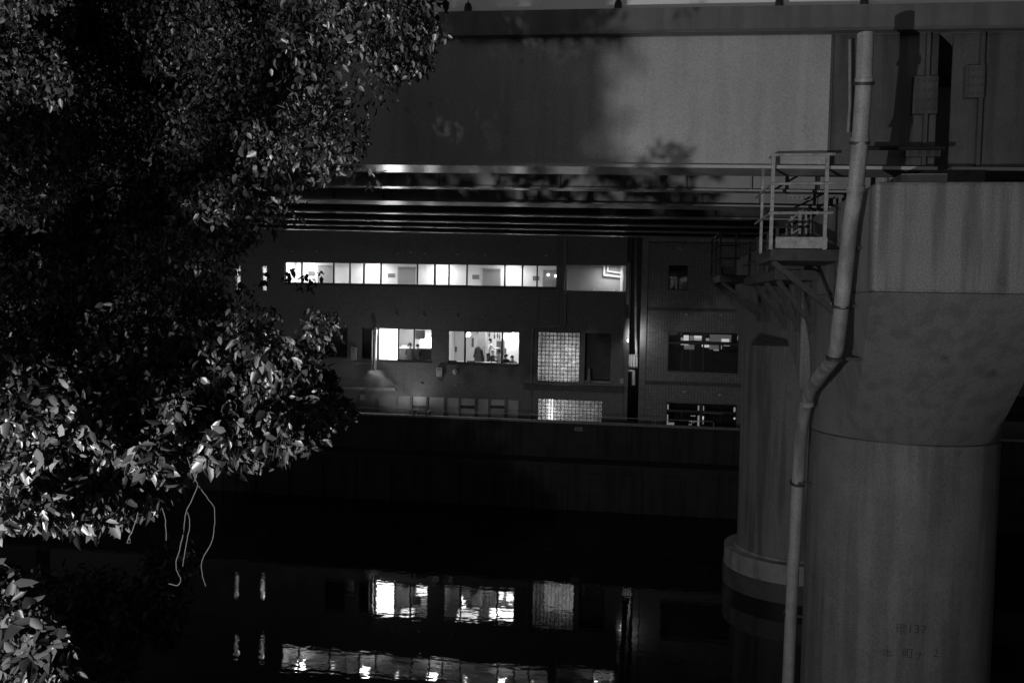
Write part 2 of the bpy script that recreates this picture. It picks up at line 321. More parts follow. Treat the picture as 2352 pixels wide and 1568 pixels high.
# corridor behind the ribbon
CY = DF+1.9; cx0, cx1 = X(650), X(1282)
B().box(cx0-.1, cx1+.12, CY, CY+.1, 8.953, 11.947).build('corridor_wall', WHITEW, bld)
B().box(cx0-.1, cx1+.12, DF+.26, CY-.003, 11.84, 11.945).build('corridor_ceiling', WHITEW, bld)
B().box(cx0-.2, cx0-.1, DF+.255, CY, 8.953, 11.947).build('corridor_end', WHITEW, bld)
B().box(cx1+.12, cx1+.22, DF+.255, CY, 8.953, 11.947).build('corridor_end', WHITEW, bld)
for i, (xa, xb, yt) in enumerate([(731, 764, 610), (915, 955, 614), (1109, 1149, 618), (1248, 1285, 620)]):
    a, b2 = at(xa, 640, CY).x, at(xb, 640, CY).x; z = at((xa+xb)/2, yt, CY).z
    d = B().box(a, b2, CY-.05, CY-.003, 8.96, z).build('corridor_door', DOORM, bld)
    fr = B(); fr.box(a-.06, a-.002, CY-.06, CY-.003, 8.96, z+.05); fr.box(b2+.002, b2+.06, CY-.06, CY-.003, 8.96, z+.05); fr.box(a-.002, b2+.002, CY-.06, CY-.003, z+.003, z+.05); fr.build('door_frame', mat('door_frame_paint', .5), d)
    B().box(a+.07, a+.1, CY-.1, CY-.053, 10.0, 10.25).build('handle', RAILM, d)
for xa, xb, ya, yb in [(708, 723, 623, 633), (891, 907, 628, 637), (1085, 1101, 631, 641), (1224, 1239, 634, 644)]:
    r = px_rect(xa, xb, ya, yb, CY); B().box(r[0], r[1], CY-.03, CY-.003, r[2], r[3]).build('notice_board', BOARD, bld)
for x in (700, 775, 850, 925, 1007, 1085, 1170, 1245):
    p = at(x, 600, DF+1.0); big = x in (700, 850, 1007, 1170)
    B().lathe((p.x, DF+1.0, 11.80), [(.02, -.02), (.13 if big else .07, -.015), (.14 if big else .08, .03)], 16).build('ceiling_lamp', TUBE, bld)
for x in (700, 850, 1007, 1170):
    p = at(x, 600, DF+1.0); lamp('corridor_light', 'AREA', (p.x, DF+1.0, 11.74), 72 if x < 1100 else 58, .5, .3)
for (x, y) in ((1260, 631), (1277, 634)):
    p = at(x-1, y, CY-.12); B().lathe((p.x, CY-.12, p.z), [(.02, -.05), (.06, 0), (.02, .05)], 12).build('reflection_ball', TUBE, bld)  # glowing balls standing in for lamp reflections on the last pane
# narrow lit slits at the left
for i, r in enumerate(slits):
    framed(bld, r, [], DF, .03)
    B().box(r[0]-.8, r[1]+.8, DF+1.3, DF+1.4, r[2]-.3, r[3]+.3).build('stair_wall', WHITEW, bld)
    B().box(r[0]-.9, r[0]-.802, DF+.255, DF+1.4, r[2]-.3, r[3]+.3).build('stair_wall', WHITEW, bld); B().box(r[1]+.802, r[1]+.9, DF+.255, DF+1.4, r[2]-.3, r[3]+.3).build('stair_wall', WHITEW, bld)
    B().box(r[0]+.05, r[1]-.05, DF+.9, DF+1.0, r[3]-.2, r[3]-.14).build('ceiling_lamp', TUBE, bld)
    lamp('stair_light', 'AREA', ((r[0]+r[1])/2, DF+.8, r[3]-.05), 14, .5, .3)
# loggia with ducts
LY = DF+1.7; lx0, lx1 = log[0], log[1]
B().box(lx0-.3, lx1+.0, LY, LY+.1, 8.953, 11.947).build('balcony_back_wall', GREYW, bld)
r = px_rect(1291, 1300, 609, 668, DF+.3); 
pl = B(); pl.box(lx0+.02, lx0+.16, DF+.3, DF+.44, 8.953, 11.9); pl.build('balcony_post', WHITEW, bld)
def duct(pts, w): 
    o = B()
    for a, b2 in zip(pts, pts[1:]): o.tube([a, b2], w, 10)
    for q in pts[1:-1]: o.lathe((q[0], q[1], q[2]-w), [(w*.6, 0), (w*1.1, w), (w*.6, 2*w)], 10)
    return o
Yd = LY-.12
duct([at(1387, 596, Yd), at(1387, 632, Yd), at(1421, 636, Yd), at(1432, 636.5, Yd)], .055).build('white_duct', WHITEW, bld)
duct([at(1396, 596, Yd), at(1396, 623, Yd), at(1422, 627, Yd), at(1432, 627.5, Yd)], .045).build('white_duct', WHITEW, bld)
duct([at(1430, 596, Yd+.03), at(1427, 672, Yd+.03)], .09).build('white_duct', WHITEW, bld)
r = px_rect(1362, 1412, 664, 684, LY-.5); B().box(r[0], r[1], LY-.6, LY-.3, r[2], r[3]).build('balcony_box', WHITEW, bld)
e = B(); e.prism([(XR1+.003, DF-.01), (XR1+.12, DF+.3), (XR1+.12, DF+1.69), (XR1+.003, DF+1.69)], 9.55, 11.75); e.build('balcony_side_panel', WHITEW, bld)
lamp('balcony_light', 'AREA', (lx1-.9, DF+.9, 11.6), 26, .6, .3)
# facade drain pipe
PY = DF-.09
pp = [at(1299, 548, PY), at(1299, 743, PY), at(1297, 748, PY), at(1230, 751, PY), at(1224, 756, PY), at(1217, 968, PY)]
B().tube(pp, .055, 10).build('drain_pipe', mat('facade_pipe', .26, .6), bld)
B().box(X(1205, 900)-.02, XR1, DF-.35, DF-.002, at(1330, 898, DF).z, at(1330, 884, DF).z).build('ledge', DARKT, bld)
cn = B(); r = px_rect(796, 912, 887, 894, DF); cn.box(r[0]-6, r[1], DF-.45, DF-.002, r[2]-.0, r[3]); cn.build('canopy', CONC, bld)
# vent hoods
def vent(x, y, par, Y=DF, s=1.0):
    p = at(x, y, Y-.05); m_ = B(); i = 0; n = 10; prof = []
    for k in range(5):
        a = k/4*math.pi/2; rr = .1*s*math.cos(a); 
        m_.v += [(p.x+rr*math.cos(math.pi*j/n), Y-.004-.14*s*math.sin(a)*0-.13*s*math.sin(a), p.z+rr*math.sin(math.pi*j/n)*1.0) for j in range(n+1)]
    for k in range(4):
        for j in range(n): a = k*(n+1)+j; m_.f.append((a, a+n+1, a+n+2, a+1))
    m_.f.append(tuple(k*(n+1) for k in range(5))+tuple(k*(n+1)+n for k in range(4, -1, -1)))
    m_.sm = True; return m_.build('vent_hood', VENTM, par)
VENTM = mat('vent_metal', .55, .35, .1, metal=.3)
for (x, y) in [(671, 579), (727, 579), (914, 583), (976, 584), (1051, 586), (1116, 587), (1254, 589), (911, 725), (973, 726), (1049, 728), (1111, 729), (1047, 885), (1107, 888), (968, 882)]: vent(x, y, bld)
# wall lamp globe, boxes
p = at(1045.5, 854, DF-.14); B().lathe((p.x, DF-.15, p.z-.15), [(.02, 0), (.12, .05), (.16, .14), (.14, .24), (.06, .31), (.02, .32)], 18).build('round_vent_cover', WHITEW, bld)
wh = thing('water_heater', tuple(at(1010, 866, DF-.1)), 'pale box shaped water heater on the wall left of the round cover', 'water heater')
r = px_rect(1003, 1017, 843, 864.5, DF-.1); B().box(r[0], r[1], DF-.22, DF-.004, r[2], r[3]).build('case', mat('heater_case', .5, .4), wh, bevel=.02)
B().box(r[0]+.07, r[1]-.07, DF-.226, DF-.2203, r[3]-.14, r[3]-.09).build('exhaust_slot', FRAME, wh)
t = B()
for k in range(3): xx = r[0]+.09+k*.09; t.tube([(xx, DF-.1, r[2]), (xx, DF-.1, r[2]-.12), (xx+.05, DF-.03, r[2]-.25)], .014, 6)
t.build('hose', FRAME, wh)
mb_ = thing('meter_box', tuple(at(813, 828, DF-.1)), 'pale electric meter box with a conduit, beside the leaves', 'meter box')
r = px_rect(807, 819, 797, 827, DF-.1); B().box(r[0], r[1], DF-.2, DF-.004, r[2], r[3]).build('case', mat('meter_case', .42, .5), mb_, bevel=.015)
t = B(); t.box(r[0]+.05, r[1]-.05, DF-.206, DF-.2003, r[3]-.15, r[3]-.11); t.box(r[0]+.05, r[1]-.12, DF-.206, DF-.2003, r[3]-.3, r[3]-.26); t.build('dial', FRAME, mb_)
t = B().tube([at(811, 827, PY), at(811, 834, PY), at(862, 834.5, PY)], .018, 6).build('conduit', mat('conduit', .4), mb_)
# steam flue beside the white pane
fl = thing('flue_pipe', tuple(at(862, 850, DF-.3)), 'upright metal flue beside the glowing white window pane', 'pipe')
F1 = DF-.28; B().tube([at(865, 757, F1), at(863.5, 760, F1), at(862.5, 772, F1), at(862, 795, F1), at(861, 848, F1)], .07, 14).build('pipe', mat('shiny_flue', .7, .25, .1, metal=.6), fl)
B().tube([at(866, 756, F1), at(863, 757, F1), at(860.5, 762, F1)], .1, 12).build('cowl', mat('cowl_metal', .6, .3, .1, metal=.6), fl)
t = B(); t.bar(at(856, 830, F1), at(867, 830.5, F1), .05); t.bar(at(858, 828, F1), at(858, 828, DF-.01), .03); t.build('bracket', RUST, fl)
B().tube([at(855, 758, DF-.1), at(854, 850, DF-.1)], .04, 8).build('side_pipe', mat('side_pipe', .4), fl)

# --- restaurant rooms behind 2F windows
RY = DF+4.2
def room(x0, x1, z0, z1, depth, mw=WHITEW, par=bld):
    o = B(); o.box(x0, x1, DF+depth, DF+depth+.1, z0, z1).build('room_back_wall', mw, par)
    B().box(x0-.1, x0-.002, DF+.255, DF+depth+.1, z0, z1).build('room_side_wall', mw, par); B().box(x1+.002, x1+.1, DF+.255, DF+depth+.1, z0, z1).build('room_side_wall', mw, par)
room(w21[0]-.3, w21[1]+.25, 5.453, 8.595, 2.6, mat('dim_room_wall', .35, .8, .1, 1)); room(w22[0]-.6, w22[1]+.9, 5.453, 8.595, 4.4)
c1 = X(914, 790); c2 = X(950.5, 790); framed(bld, w21, [c1, c2], DF, .06)
framed(bld, w22, [X(1067.5, 795), X(1153, 795)], DF, .065)
B().box(w21[0]+.06, c1-.05, DF+.02, DF+.055, w21[2]+.06, w21[3]-.04).build('backlit_pane', BACKLIT, bld)
# room 1: counter with bottle-lit shelf, two seated guests, bright lamp
R1 = DF+2.2
cn = thing('bar_counter', (at(950, 810, R1).x, R1-.3, 5.45), 'dark bar counter with a pale top behind the two seated guests', 'counter')
za = at(925, 797, R1-.4).z
B().box(w21[0]+.2, w21[1]+.1, R1-.6, R1-.1, 5.455, za-.06).build('body', WOOD, cn); B().box(w21[0]+.2, w21[1]+.1, R1-.7, R1-.05, za-.057, za).build('top', WHITEW, cn)
r = px_rect(924, 934, 790, 795, R1-.35); B().box(r[0], r[1], R1-.45, R1-.3, za+.003, za+.1).build('lit_tray', SHELFE, cn)
p = at(984, 787, DF+2.2); B().lathe((p.x, p.y, p.z-.35), [(.02, 0), (.42, .12), (.5, .35), (.42, .58), (.02, .7)], 20).build('paper_lamp', SOFT, None, label='big glowing paper lamp behind the right pane of the bar window', cat='lamp')
r = px_rect(952, 990, 766, 779, DF+1.5); B().box(r[0], r[1]-.35, DF+1.45, DF+1.55, r[2], r[3]+.2).build('ceiling_beam', WOOD, bld)
r = px_rect(978, 990, 764, 770, DF+1.3); B().box(r[0], r[1], DF+1.3, DF+1.35, r[2], r[3]).build('lit_ceiling_panel', SHELFE, bld)
lamp('bar_light', 'AREA', (at(945, 770, DF+1.6).x, DF+1.6, 8.4), 20, .8, .8)
# room 2
R2 = DF+2.6
lamp('dining_light', 'AREA', (at(1085, 770, DF+2.0).x, DF+2.0, 8.45), 30, 1.2, 1.2)
lamp('dining_light', 'AREA', (at(1165, 770, DF+2.6).x, DF+2.6, 8.45), 90, 1.4, 1.0)
def pendant(x, y, Y, r, label):
    p = at(x, y, Y); t = thing('pendant_lamp', (p.x, p.y, p.z), label, 'lamp', 'pendant lamps in the dining room')
    B().lathe((p.x, p.y, p.z-r), [(.02, 0), (r*.8, r*.4), (r, r), (r*.8, r*1.6), (.02, r*2)], 14).build('globe', TUBE, t)
    B().tube([(p.x, p.y, p.z+r), (p.x, p.y, 8.59)], .008, 5).build('cord', FRAME, t)
pendant(1076, 768, DF+1.6, .13, 'glowing globe lamp near the left pane joint of the dining window')
pendant(1071, 770, DF+2.2, .1, 'smaller globe lamp just left of the brightest globe')
pendant(1163, 773, DF+3.0, .16, 'glowing globe lamp in the left half of the right dining pane')
pendant(1183, 768, DF+3.3, .2, 'large glowing globe lamp at the far right of the dining window')
pendant(1180, 790, DF+3.9, .14, 'low glowing globe lamp at the right edge of the dining window')
r = px_rect(1098, 1116, 762, 840, DF+3.4); B().box(r[0], r[1], DF+3.2, DF+3.6, 5.455, 8.59).build('column', GREYW, bld)
r = px_rect(1141, 1156, 778, 783, DF+2.9)
cb = thing('cabinet', ((r[0]+r[1])/2, DF+2.9, 5.45), 'dark cabinet with a pale top shelf behind the cook', 'cabinet')
B().box(r[0], r[1]+.05, DF+2.8, DF+3.2, 5.455, r[2]).build('body', mat('cabinet_paint', .12), cb); B().box(r[0]-.03, r[1]+.08, DF+2.78, DF+3.22, r[2]+.003, r[3]+.05).build('top_shelf', GREYP, cb)
for k, (x, y, s) in enumerate([(1136, 770, .12), (1143, 768, .1), (1148, 771, .13), (1124, 766, .1)]):
    p = at(x, y, DF+2.8); B().lathe((p.x, p.y, p.z-.1), [(.04, -.1), (.06, .05), (.02, .2), (.012, 8.58-p.z)], 8).build('hanging_ladle', WOOD, label=['dark ladle hanging over the left of the cabinet', 'dark ladle hanging over the middle of the cabinet', 'dark ladle hanging over the right of the cabinet', 'dark ladle hanging above the cook'][k], cat='ladle', group='ladles hanging in the kitchen')
# small posters
for (xa, xb, ya, yb) in [(1045, 1049, 796, 808), (1083, 1088, 776, 797), (1095, 1106, 762, 767), (1156, 1163, 800, 812)]:
    r = px_rect(xa, xb, ya, yb, DF+4.35); B().box(r[0], r[1], DF+4.37, DF+4.397, r[2], r[3]).build('poster', BOARD, bld)
# hanging coat
pc = at(1105, 800, DF+1.4)
ct = thing('hanging_coat', tuple(pc), 'long grey coat hanging open in the middle pane of the dining window', 'coat')
def cq(x, y, Y): return at((1080+x/10.226)/1.08844, (810+y/10.226)/1.08844, Y)
def strip(pts, wd, dep, m_, nm, par):
    o = B()
    for a, b2 in zip(pts, pts[1:]): o.bar(a, b2, wd, dep)
    return o.build(nm, m_, par)
strip([cq(1125, 610, DF+1.4), cq(1100, 740, DF+1.4), cq(1070, 850, DF+1.4)], .1, .12, mat('coat_cloth', .3), 'left_panel', ct)
strip([cq(1260, 660, DF+1.4), cq(1295, 800, DF+1.4), cq(1310, 960, DF+1.4)], .14, .12, mat('coat_dark', .12), 'right_panel', ct)
o = B(); ys = [(600, 1130, 1240), (700, 1115, 1270), (850, 1080, 1300), (960, 1080, 1310)]
o.v = []; 
for (y, a, b2) in ys:
    for Yq in (DF+1.42, DF+1.5): o.v += [tuple(cq(a, y, Yq)), tuple(cq(b2, y, Yq))]
for k in range(3): i = k*4; o.f += [(i, i+1, i+5, i+4), (i+2, i+6, i+7, i+3), (i, i+4, i+6, i+2), (i+1, i+3, i+7, i+5)]
o.f += [(0, 2, 3, 1), (12, 13, 15, 14)]; o.build('back_panel', mat('coat_back', .5), ct)
B().tube([cq(1130, 610, DF+1.4), cq(1170, 560, DF+1.4), cq(1240, 620, DF+1.4)], .02, 6).build('hanger', WOOD, ct)
# tables and chairs
def chair(x, y, Y, wd, rz, label):
    p = at(x, y, Y); root = thing('dining_chair', (p.x, Y, 5.453), label, 'chair', 'dining chairs by the window'); h = p.z
    def T(m_, n): 
        o = m_.build(n, WOOD, None); o.parent = root; return o
    T(B().box(-wd/2, wd/2, -.22, .22, .43, .47), 'seat')
    bk = B(); hh = h-5.453
    bk.box(-wd/2, -wd/2+.035, -.24, -.205, .47, hh); bk.box(wd/2-.035, wd/2, -.24, -.205, .47, hh); bk.box(-wd/2+.035, wd/2-.035, -.24, -.21, hh-.07, hh); bk.box(-wd/2+.035, wd/2-.035, -.24, -.21, hh-.3, hh-.26)
    T(bk, 'backrest')
    for sx in (-1, 1):
        for sy in (-1, 1): T(B().box(sx*(wd/2-.02)-.018, sx*(wd/2-.02)+.018, sy*.2-.018, sy*.2+.018, 0, .428), 'leg')
    root.rotation_euler.z = rz
chair(1042, 827, DF+.75, .42, 0, 'chair in the left pane of the dining window'); chair(1082, 828, DF+.75, .42, .1, 'chair at the left of the middle dining pane, below the coat')
chair(1138, 826, DF+.8, .4, -.1, 'chair right of the cook in the middle dining pane'); chair(1180, 830, DF+.75, .45, 0, 'chair in the right pane of the dining window')
for x, lb_ in ((1058, 'pale table in the left pane of the dining window'), (1112, 'pale table below the cook in the dining window'), (1168, 'pale table in the right pane of the dining window')):
    p = at(x, 832, DF+1.7); t = thing('dining_table', (p.x, p.y, 5.453), lb_, 'table', 'dining tables')
    B().box(p.x-.55, p.x+.55, p.y-.4, p.y+.35, 6.14, 6.18).build('tabletop', GREYP, t)
    for sx in (-1, 1):
        for sy in (-1, 1): B().box(p.x+sx*.48-.02, p.x+sx*.48+.02, p.y+sy*.3-.02, p.y+sy*.3+.02, 5.455, 6.138).build('leg', WOOD, t)

# ---------------- people
def person(name_label, base, H, rz, pose, shirt, trousers, hair=True, sitting=False, lean=0.0):
    """one continuous skinned body; joints in metres, facing -Y before rotation"""
    s = H/1.7; V = []; E_ = []; Rr = []
    def j(x, y, z, r, p=None):
        V.append((x*s, y*s, z*s)); Rr.append(r*s)
        if p is not None: E_.append((p, len(V)-1))
        return len(V)-1
    zp = .50 if sitting else .92
    pel = j(0, 0, zp, .13); sp_ = j(0, -.02-lean*.3, zp+.22, .12, pel); ch = j(0, -lean*.8, zp+.42, .165, sp_); nk = j(0, -lean*1.0, zp+.56, .055, ch)
    hd = j(0, -.02-lean*1.15, zp+.64, .07, nk); h2 = j(0, -.02-lean*1.2, zp+.74, .082, hd); j(0, -.015-lean*1.2, zp+.80, .05, h2); j(0, -.115-lean*1.2, zp+.70, .018, h2)
    for sx in (-1, 1):
        hp = j(sx*.1, 0, zp-.03, .095, pel)
        if sitting: kn = j(sx*.12, -.44, .5, .062, hp); an = j(sx*.12, -.42, .1, .04, kn)
        else: kn = j(sx*.11, -.02, .5, .062, hp); an = j(sx*.11, .02, .09, .04, kn)
        j(sx*.12, V[an][1]/s-.16, .03, .035, an)
        sh = j(sx*.19, -lean*.85, zp+.48, .058, ch)
        ex, ey, ez, hx, hy, hz = pose[0 if sx < 0 else 1]
        el = j(sx*ex, ey-lean, zp+ez, .042, sh); wr = j(sx*hx, hy-lean, zp+hz, .028, el)
        dv = (Vector(V[wr])-Vector(V[el])).normalized(); side = dv.cross(Vector((0, 0, 1)))
        side = side.normalized() if side.length > .1 else Vector((1, 0, 0))
        pm = Vector(V[wr])+dv*.06*s; V.append(tuple(pm)); Rr.append(.03*s); E_.append((wr, len(V)-1)); pi_ = len(V)-1
        for k, (o_, l_) in enumerate([(-.03, .06), (-.01, .075), (.01, .07), (.03, .055), (.045, .03)]):
            q = pm+side*o_*s+dv*l_*s+Vector((0, 0, -.015*s)); V.append(tuple(q)); Rr.append(.0085*s); E_.append((pi_, len(V)-1))
    me = bpy.data.meshes.new('person'); me.from_pydata(V, E_, []); ob = bpy.data.objects.new('person', me); COL.objects.link(ob)
    sk = ob.modifiers.new('skin', 'SKIN'); 
    for i, r in enumerate(Rr): me.skin_vertices[0].data[i].radius = (r, r)
    me.skin_vertices[0].data[0].use_root = True
    ob.modifiers.new('sub', 'SUBSURF').levels = 2; ob.modifiers['sub'].render_levels = 2
    dg = bpy.context.evaluated_depsgraph_get(); me2 = bpy.data.meshes.new_from_object(ob.evaluated_get(dg)); me2.name = 'person'
    bpy.data.objects.remove(ob)
    o = bpy.data.objects.new('person', me2); COL.objects.link(o); me2.materials.clear()
    for mm in (SKIN, shirt, trousers): me2.materials.append(mm)
    for p_ in me2.polygons:
        c = p_.center; p_.use_smooth = True; z = c.z/s
        p_.material_index = 0 if (z > zp+.55 or (z < zp+.3 and abs(c.x)/s > .17 and c.y/s < -.25 and z > zp)) else (1 if z > zp+.0 else 2)
    hb = B(); hc = Vector((0, (.012-lean*1.2)*s, (zp+.755)*s)); n = 14; rings = 7
    for k in range(rings+1):
        a = -.5+k/rings*(math.pi/2+.5)
        for q in range(n):
            t = 2*math.pi*q/n; rr = .108*s*math.cos(a); yy = rr*math.sin(t)*1.08; 
            if yy < -.05*s and a < .45: yy = -.05*s
            hb.v.append((hc.x+rr*math.cos(t), hc.y+yy+.01*s, hc.z+.105*s*math.sin(a)))
    for k in range(rings):
        for q in range(n): hb.f.append((k*n+q, k*n+(q+1) % n, (k+1)*n+(q+1) % n, (k+1)*n+q))
    hb.f.append(tuple(range(n))[::-1]); hb.sm = True
    h = hb.build('hair', HAIR); h.parent = o
    o.location = base; o.rotation_euler.z = rz; tag(o, name_label, 'person'); return o
A0 = [(.24, .02, .22, .24, -.12, .02)]*2; AT = [(.25, -.1, .25, .16, -.36, .22)]*2; AC = [(.22, -.16, .26, .14, -.42, .3)]*2
def place(lbl, x, y, Y, H, rz, sitting, shirt, tr, pose, lean=0.0):
    p = at(x, y, Y); zp = .5 if sitting else .92; z = p.z-(zp+.74)*H/1.7; return person(lbl, (p.x, Y, z), H, rz, pose, shirt, tr, sitting=sitting, lean=lean)
place('seated person in dark clothes seen from behind in the middle pane of the bar window', 942, 792, DF+1.15, 1.85, math.pi, True, DARKC, DARKC, AT)
place('seated person in dark clothes left of the glowing paper lamp', 959.5, 794, DF+1.2, 1.6, math.pi, True, DARKC, DARKC, AT)
place('standing cook in a white shirt bending to the right in the dining window', 1122, 781, DF+2.2, 1.72, math.pi/2+.5, False, SHIRT, DARKC, AC, .12)
place('seated guest in a white top at the right of the middle dining pane', 1147, 806, DF+1.6, 1.65, math.pi, True, SHIRT, DARKC, AT)
place('dark haired guest facing the cook across the table', 1132, 809, DF+2.3, 1.6, .4, True, DARKC, DARKC, AT)
place('dark haired guest at the left of the right dining pane', 1162, 817, DF+1.5, 1.65, math.pi+.4, True, DARKC, DARKC, AT)
place('dark haired guest at the middle of the right dining pane', 1177, 820, DF+1.7, 1.65, math.pi-.5, True, mat('grey_top', .2), DARKC, AT)

# glass block windows
def blocks(r, nx, nz, par):
    x0, x1, z0, z1 = r; f = B(); fr = .04
    f.box(x0, x1, DF+.03, DF+.16, z0, z0+fr); f.box(x0, x1, DF+.03, DF+.16, z1-fr, z1); f.box(x0, x0+fr, DF+.03, DF+.16, z0+fr, z1-fr); f.box(x1-fr, x1, DF+.03, DF+.16, z0+fr, z1-fr)
    o = f.build('glass_block_window', FRAME, par); gx = (x1-x0-2*fr)/nx; gz = (z1-z0-2*fr)/nz; g = B(); mo = B()
    for i in range(nx):
        for k in range(nz):
            a = x0+fr+i*gx; c = z0+fr+k*gz; q = .016; ins = .028; j = len(g.v)
            g.v += [(a+q, DF+.07, c+q), (a+gx-q, DF+.07, c+q), (a+gx-q, DF+.07, c+gz-q), (a+q, DF+.07, c+gz-q), (a+q+ins, DF+.052, c+q+ins), (a+gx-q-ins, DF+.052, c+q+ins), (a+gx-q-ins, DF+.052, c+gz-q-ins), (a+q+ins, DF+.052, c+gz-q-ins)]
            g.f += [(j+4, j+5, j+6, j+7), (j, j+1, j+5, j+4), (j+1, j+2, j+6, j+5), (j+2, j+3, j+7, j+6), (j+3, j, j+4, j+7)]
    for i in range(1, nx): mo.box(x0+fr+i*gx-.012, x0+fr+i*gx+.012, DF+.06, DF+.1, z0+fr, z1-fr)
    for k in range(1, nz): mo.box(x0+fr, x1-fr, DF+.061, DF+.099, z0+fr+k*gz-.012, z0+fr+k*gz+.012)
    g.build('glass_blocks', FROST, o); mo.build('mortar', FRAME, o)
blocks(gb1, 11, 13, bld); blocks(gb2, 17, 7, bld)
gx0, gx1, gz0, gz1 = gb1
for (r, z0, z1) in ((gb1, 5.453, 8.5), (gb2, 2.95, 4.98)):
    o = B(); o.box(r[0]-.2, r[1]+.03, DF+1.2, DF+1.3, z0, z1); o.box(r[0]-.3, r[0]-.202, DF+.255, DF+1.3, z0, z1); o.box(r[1]+.035, r[1]+.08, DF+.255, DF+1.3, z0, z1); o.build('stairwell_wall', WHITEW, bld)
p = at(1300, 860, DF+1.0)
lamp('stairwell_light', 'AREA', ((gx0+gx1)/2+.2, DF+1.15, 6.4), 26, 1.6, 2.2, rot=(-math.pi/2, 0, 0))
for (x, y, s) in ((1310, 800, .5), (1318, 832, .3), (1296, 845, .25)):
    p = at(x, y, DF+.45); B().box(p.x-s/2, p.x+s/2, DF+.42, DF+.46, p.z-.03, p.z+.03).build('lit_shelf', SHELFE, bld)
t = B()
for x in (1262, 1269): p = at(x, 930, DF+.4); t.tube([(p.x, DF+.4, 3.0), (p.x, DF+.4, 4.6)], .035, 8)
t.build('fluorescent_tube', emit('tube_lamp', 5), bld)
lamp('stairwell_light', 'AREA', ((gb2[0]+gb2[1])/2, DF+1.15, 4.0), 11, 3.0, 1.2, rot=(-math.pi/2, 0, 0))
# dark recess right of the glass blocks
o = B(); o.box(rec[0]-.1, rec[1]+.1, DF+1.3, DF+1.4, rec[2]-.2, rec[3]+.2); o.box(rec[1]+.1, rec[1]+.2, DF+.26, DF+1.4, rec[2]-.2, rec[3]+.2); o.build('recess_wall', DARKT, bld)
p = at(1357, 877, DF+.2); vs = thing('bottle', (p.x, DF+.15, rec[2]), 'small pale bottle standing in the dark opening right of the glass blocks', 'bottle')
B().lathe((p.x-.1, DF+.12, rec[2]+.003), [(.09, 0), (.11, .2), (.08, .45), (.09, .65), (.05, .72)], 14).build('body', mat('bottle_plastic', .3, .4), vs)
B().lathe((p.x-.1, DF+.12, rec[2]+.725), [(.05, 0), (.05, .05)], 12).build('cap', GREYP, vs)
# garage panels
for (a, b2, k) in gp:
    x0, x1 = X(a, 930), X(b2, 930); o = B(); zs_ = at(a, 930, DF).z-.02 if k else None
    if k: o.box(x0, x1, DF+.12, DF+.16, zs_, GT); o.box(x0, x1, DF+.12, DF+.16, 3.02, zs_-.17)
    else: o.box(x0, x1, DF+.12, DF+.16, 3.02, GT)
    q = o.build('garage_panel', GREYP, bld)
    if k: B().box(x0, x1, DF+.18, DF+.22, zs_-.2, zs_+.02).build('dark_slot', FRAME, q)
for r in dwin:
    framed(bld, r, [], DF, .06, g=GLASSD); B().box(r[0], r[1], DF+.4, DF+.45, r[2], r[3]).build('blind', BOARD, bld)
# corner hardware at the right end
t = B(); t.box(X(1424, 880), X(1432, 880), DF-.12, DF-.004, at(1428, 880, DF).z, at(1428, 869, DF).z); t.build('junction_box', GREYP, bld)
B().tube([at(1433, 620, DF-.06), at(1430, 968, DF-.06)], .02, 6).build('corner_pipe', mat('corner_pipe', .25), bld)

# ================================================================ ALLEY
AX0, AX1 = XR1+.2, at(1470, 700, DF).x
al = thing('alley_house', (AX0+.3, DF+3, 2.9), 'dark narrow building front at the back of the alley', 'building')
B().box(XR1-.2, AX1+.6, DF+9, DF+9.3, 2.9, 17).build('wall', mat('alley_wall', .16, .8), al)
r = px_rect(1440, 1463, 841, 836, DF+3)
aw = thing('striped_awning', tuple(at(1450, 830, DF+2)), 'pale folded awning catching light in the alley', 'awning')
o = B()
for k in range(4):
    a = at(1441+k*6.2, 845, DF+2); b2 = at(1441+k*6.2+5.2, 828, DF+2)
    o.prismX([(DF+2, a.z), (DF+1.9, a.z+.1), (DF+2.3, a.z+.75), (DF+2.36, a.z+.7)], a.x, b2.x)
o.build('cloth_fold', WHITEW, aw); a = at(1441, 823, DF+2.3); b2 = at(1466, 824, DF+2.3); B().box(a.x, b2.x, DF+2.37, DF+2.42, a.z-.25, a.z+.12).build('rail', GREYP, aw)
ln = thing('alley_pipe', tuple(at(1455, 880, DF+2)), 'thick pale bent duct below the awning in the alley', 'duct')
B().tube([at(1440, 851, DF+2), at(1455, 852, DF+2), at(1455, 884, DF+2)], .1, 10).build('pipe', WHITEW, ln)
al2 = thing('alley_drain', tuple(at(1460, 700, DF+1.5)), 'tall dark drain pipe running down the alley side', 'pipe')
B().tube([at(1460, 540, DF+1.5), at(1460, 760, DF+1.5), at(1462, 820, DF+1.5)], .07, 10).build('pipe', mat('alley_pipe_metal', .3, .3), al2)
B().bar(at(1455, 700, DF+1.5), at(1466, 700, DF+1.5), .05).build('clamp', RUST, al2)
lamp('alley_light', 'AREA', at(1452, 800, DF+.9), 5, .3, .3, rot=(math.radians(90), 0, 0))
lamp('alley_light', 'AREA', at(1446, 768, DF-.5), 14, .15, .5, rot=Vector((.8, .6, -.1)).to_track_quat('-Z', 'Y').to_euler())
fx = at(900, 930, DF-2.4).x
fll = thing('added_floodlight', (fx, DF-2.4, 2.9), 'small unseen light added behind the river wall to brighten the steam and facade', 'added_floodlight')  # unseen lamp and case added to light the steam and garage panels
B().box(fx-.15, fx+.15, DF-2.5, DF-2.3, 2.92, 3.1).build('case', FRAME, fll); B().box(fx-.12, fx+.12, DF-2.48, DF-2.32, 3.102, 3.12).build('lens', SOFT, fll)
lamp('added_flood', 'SPOT', (fx, DF-2.4, 3.16), 210, .1, rot=(math.radians(145), 0, 0), spot=math.radians(110), blend=.9)
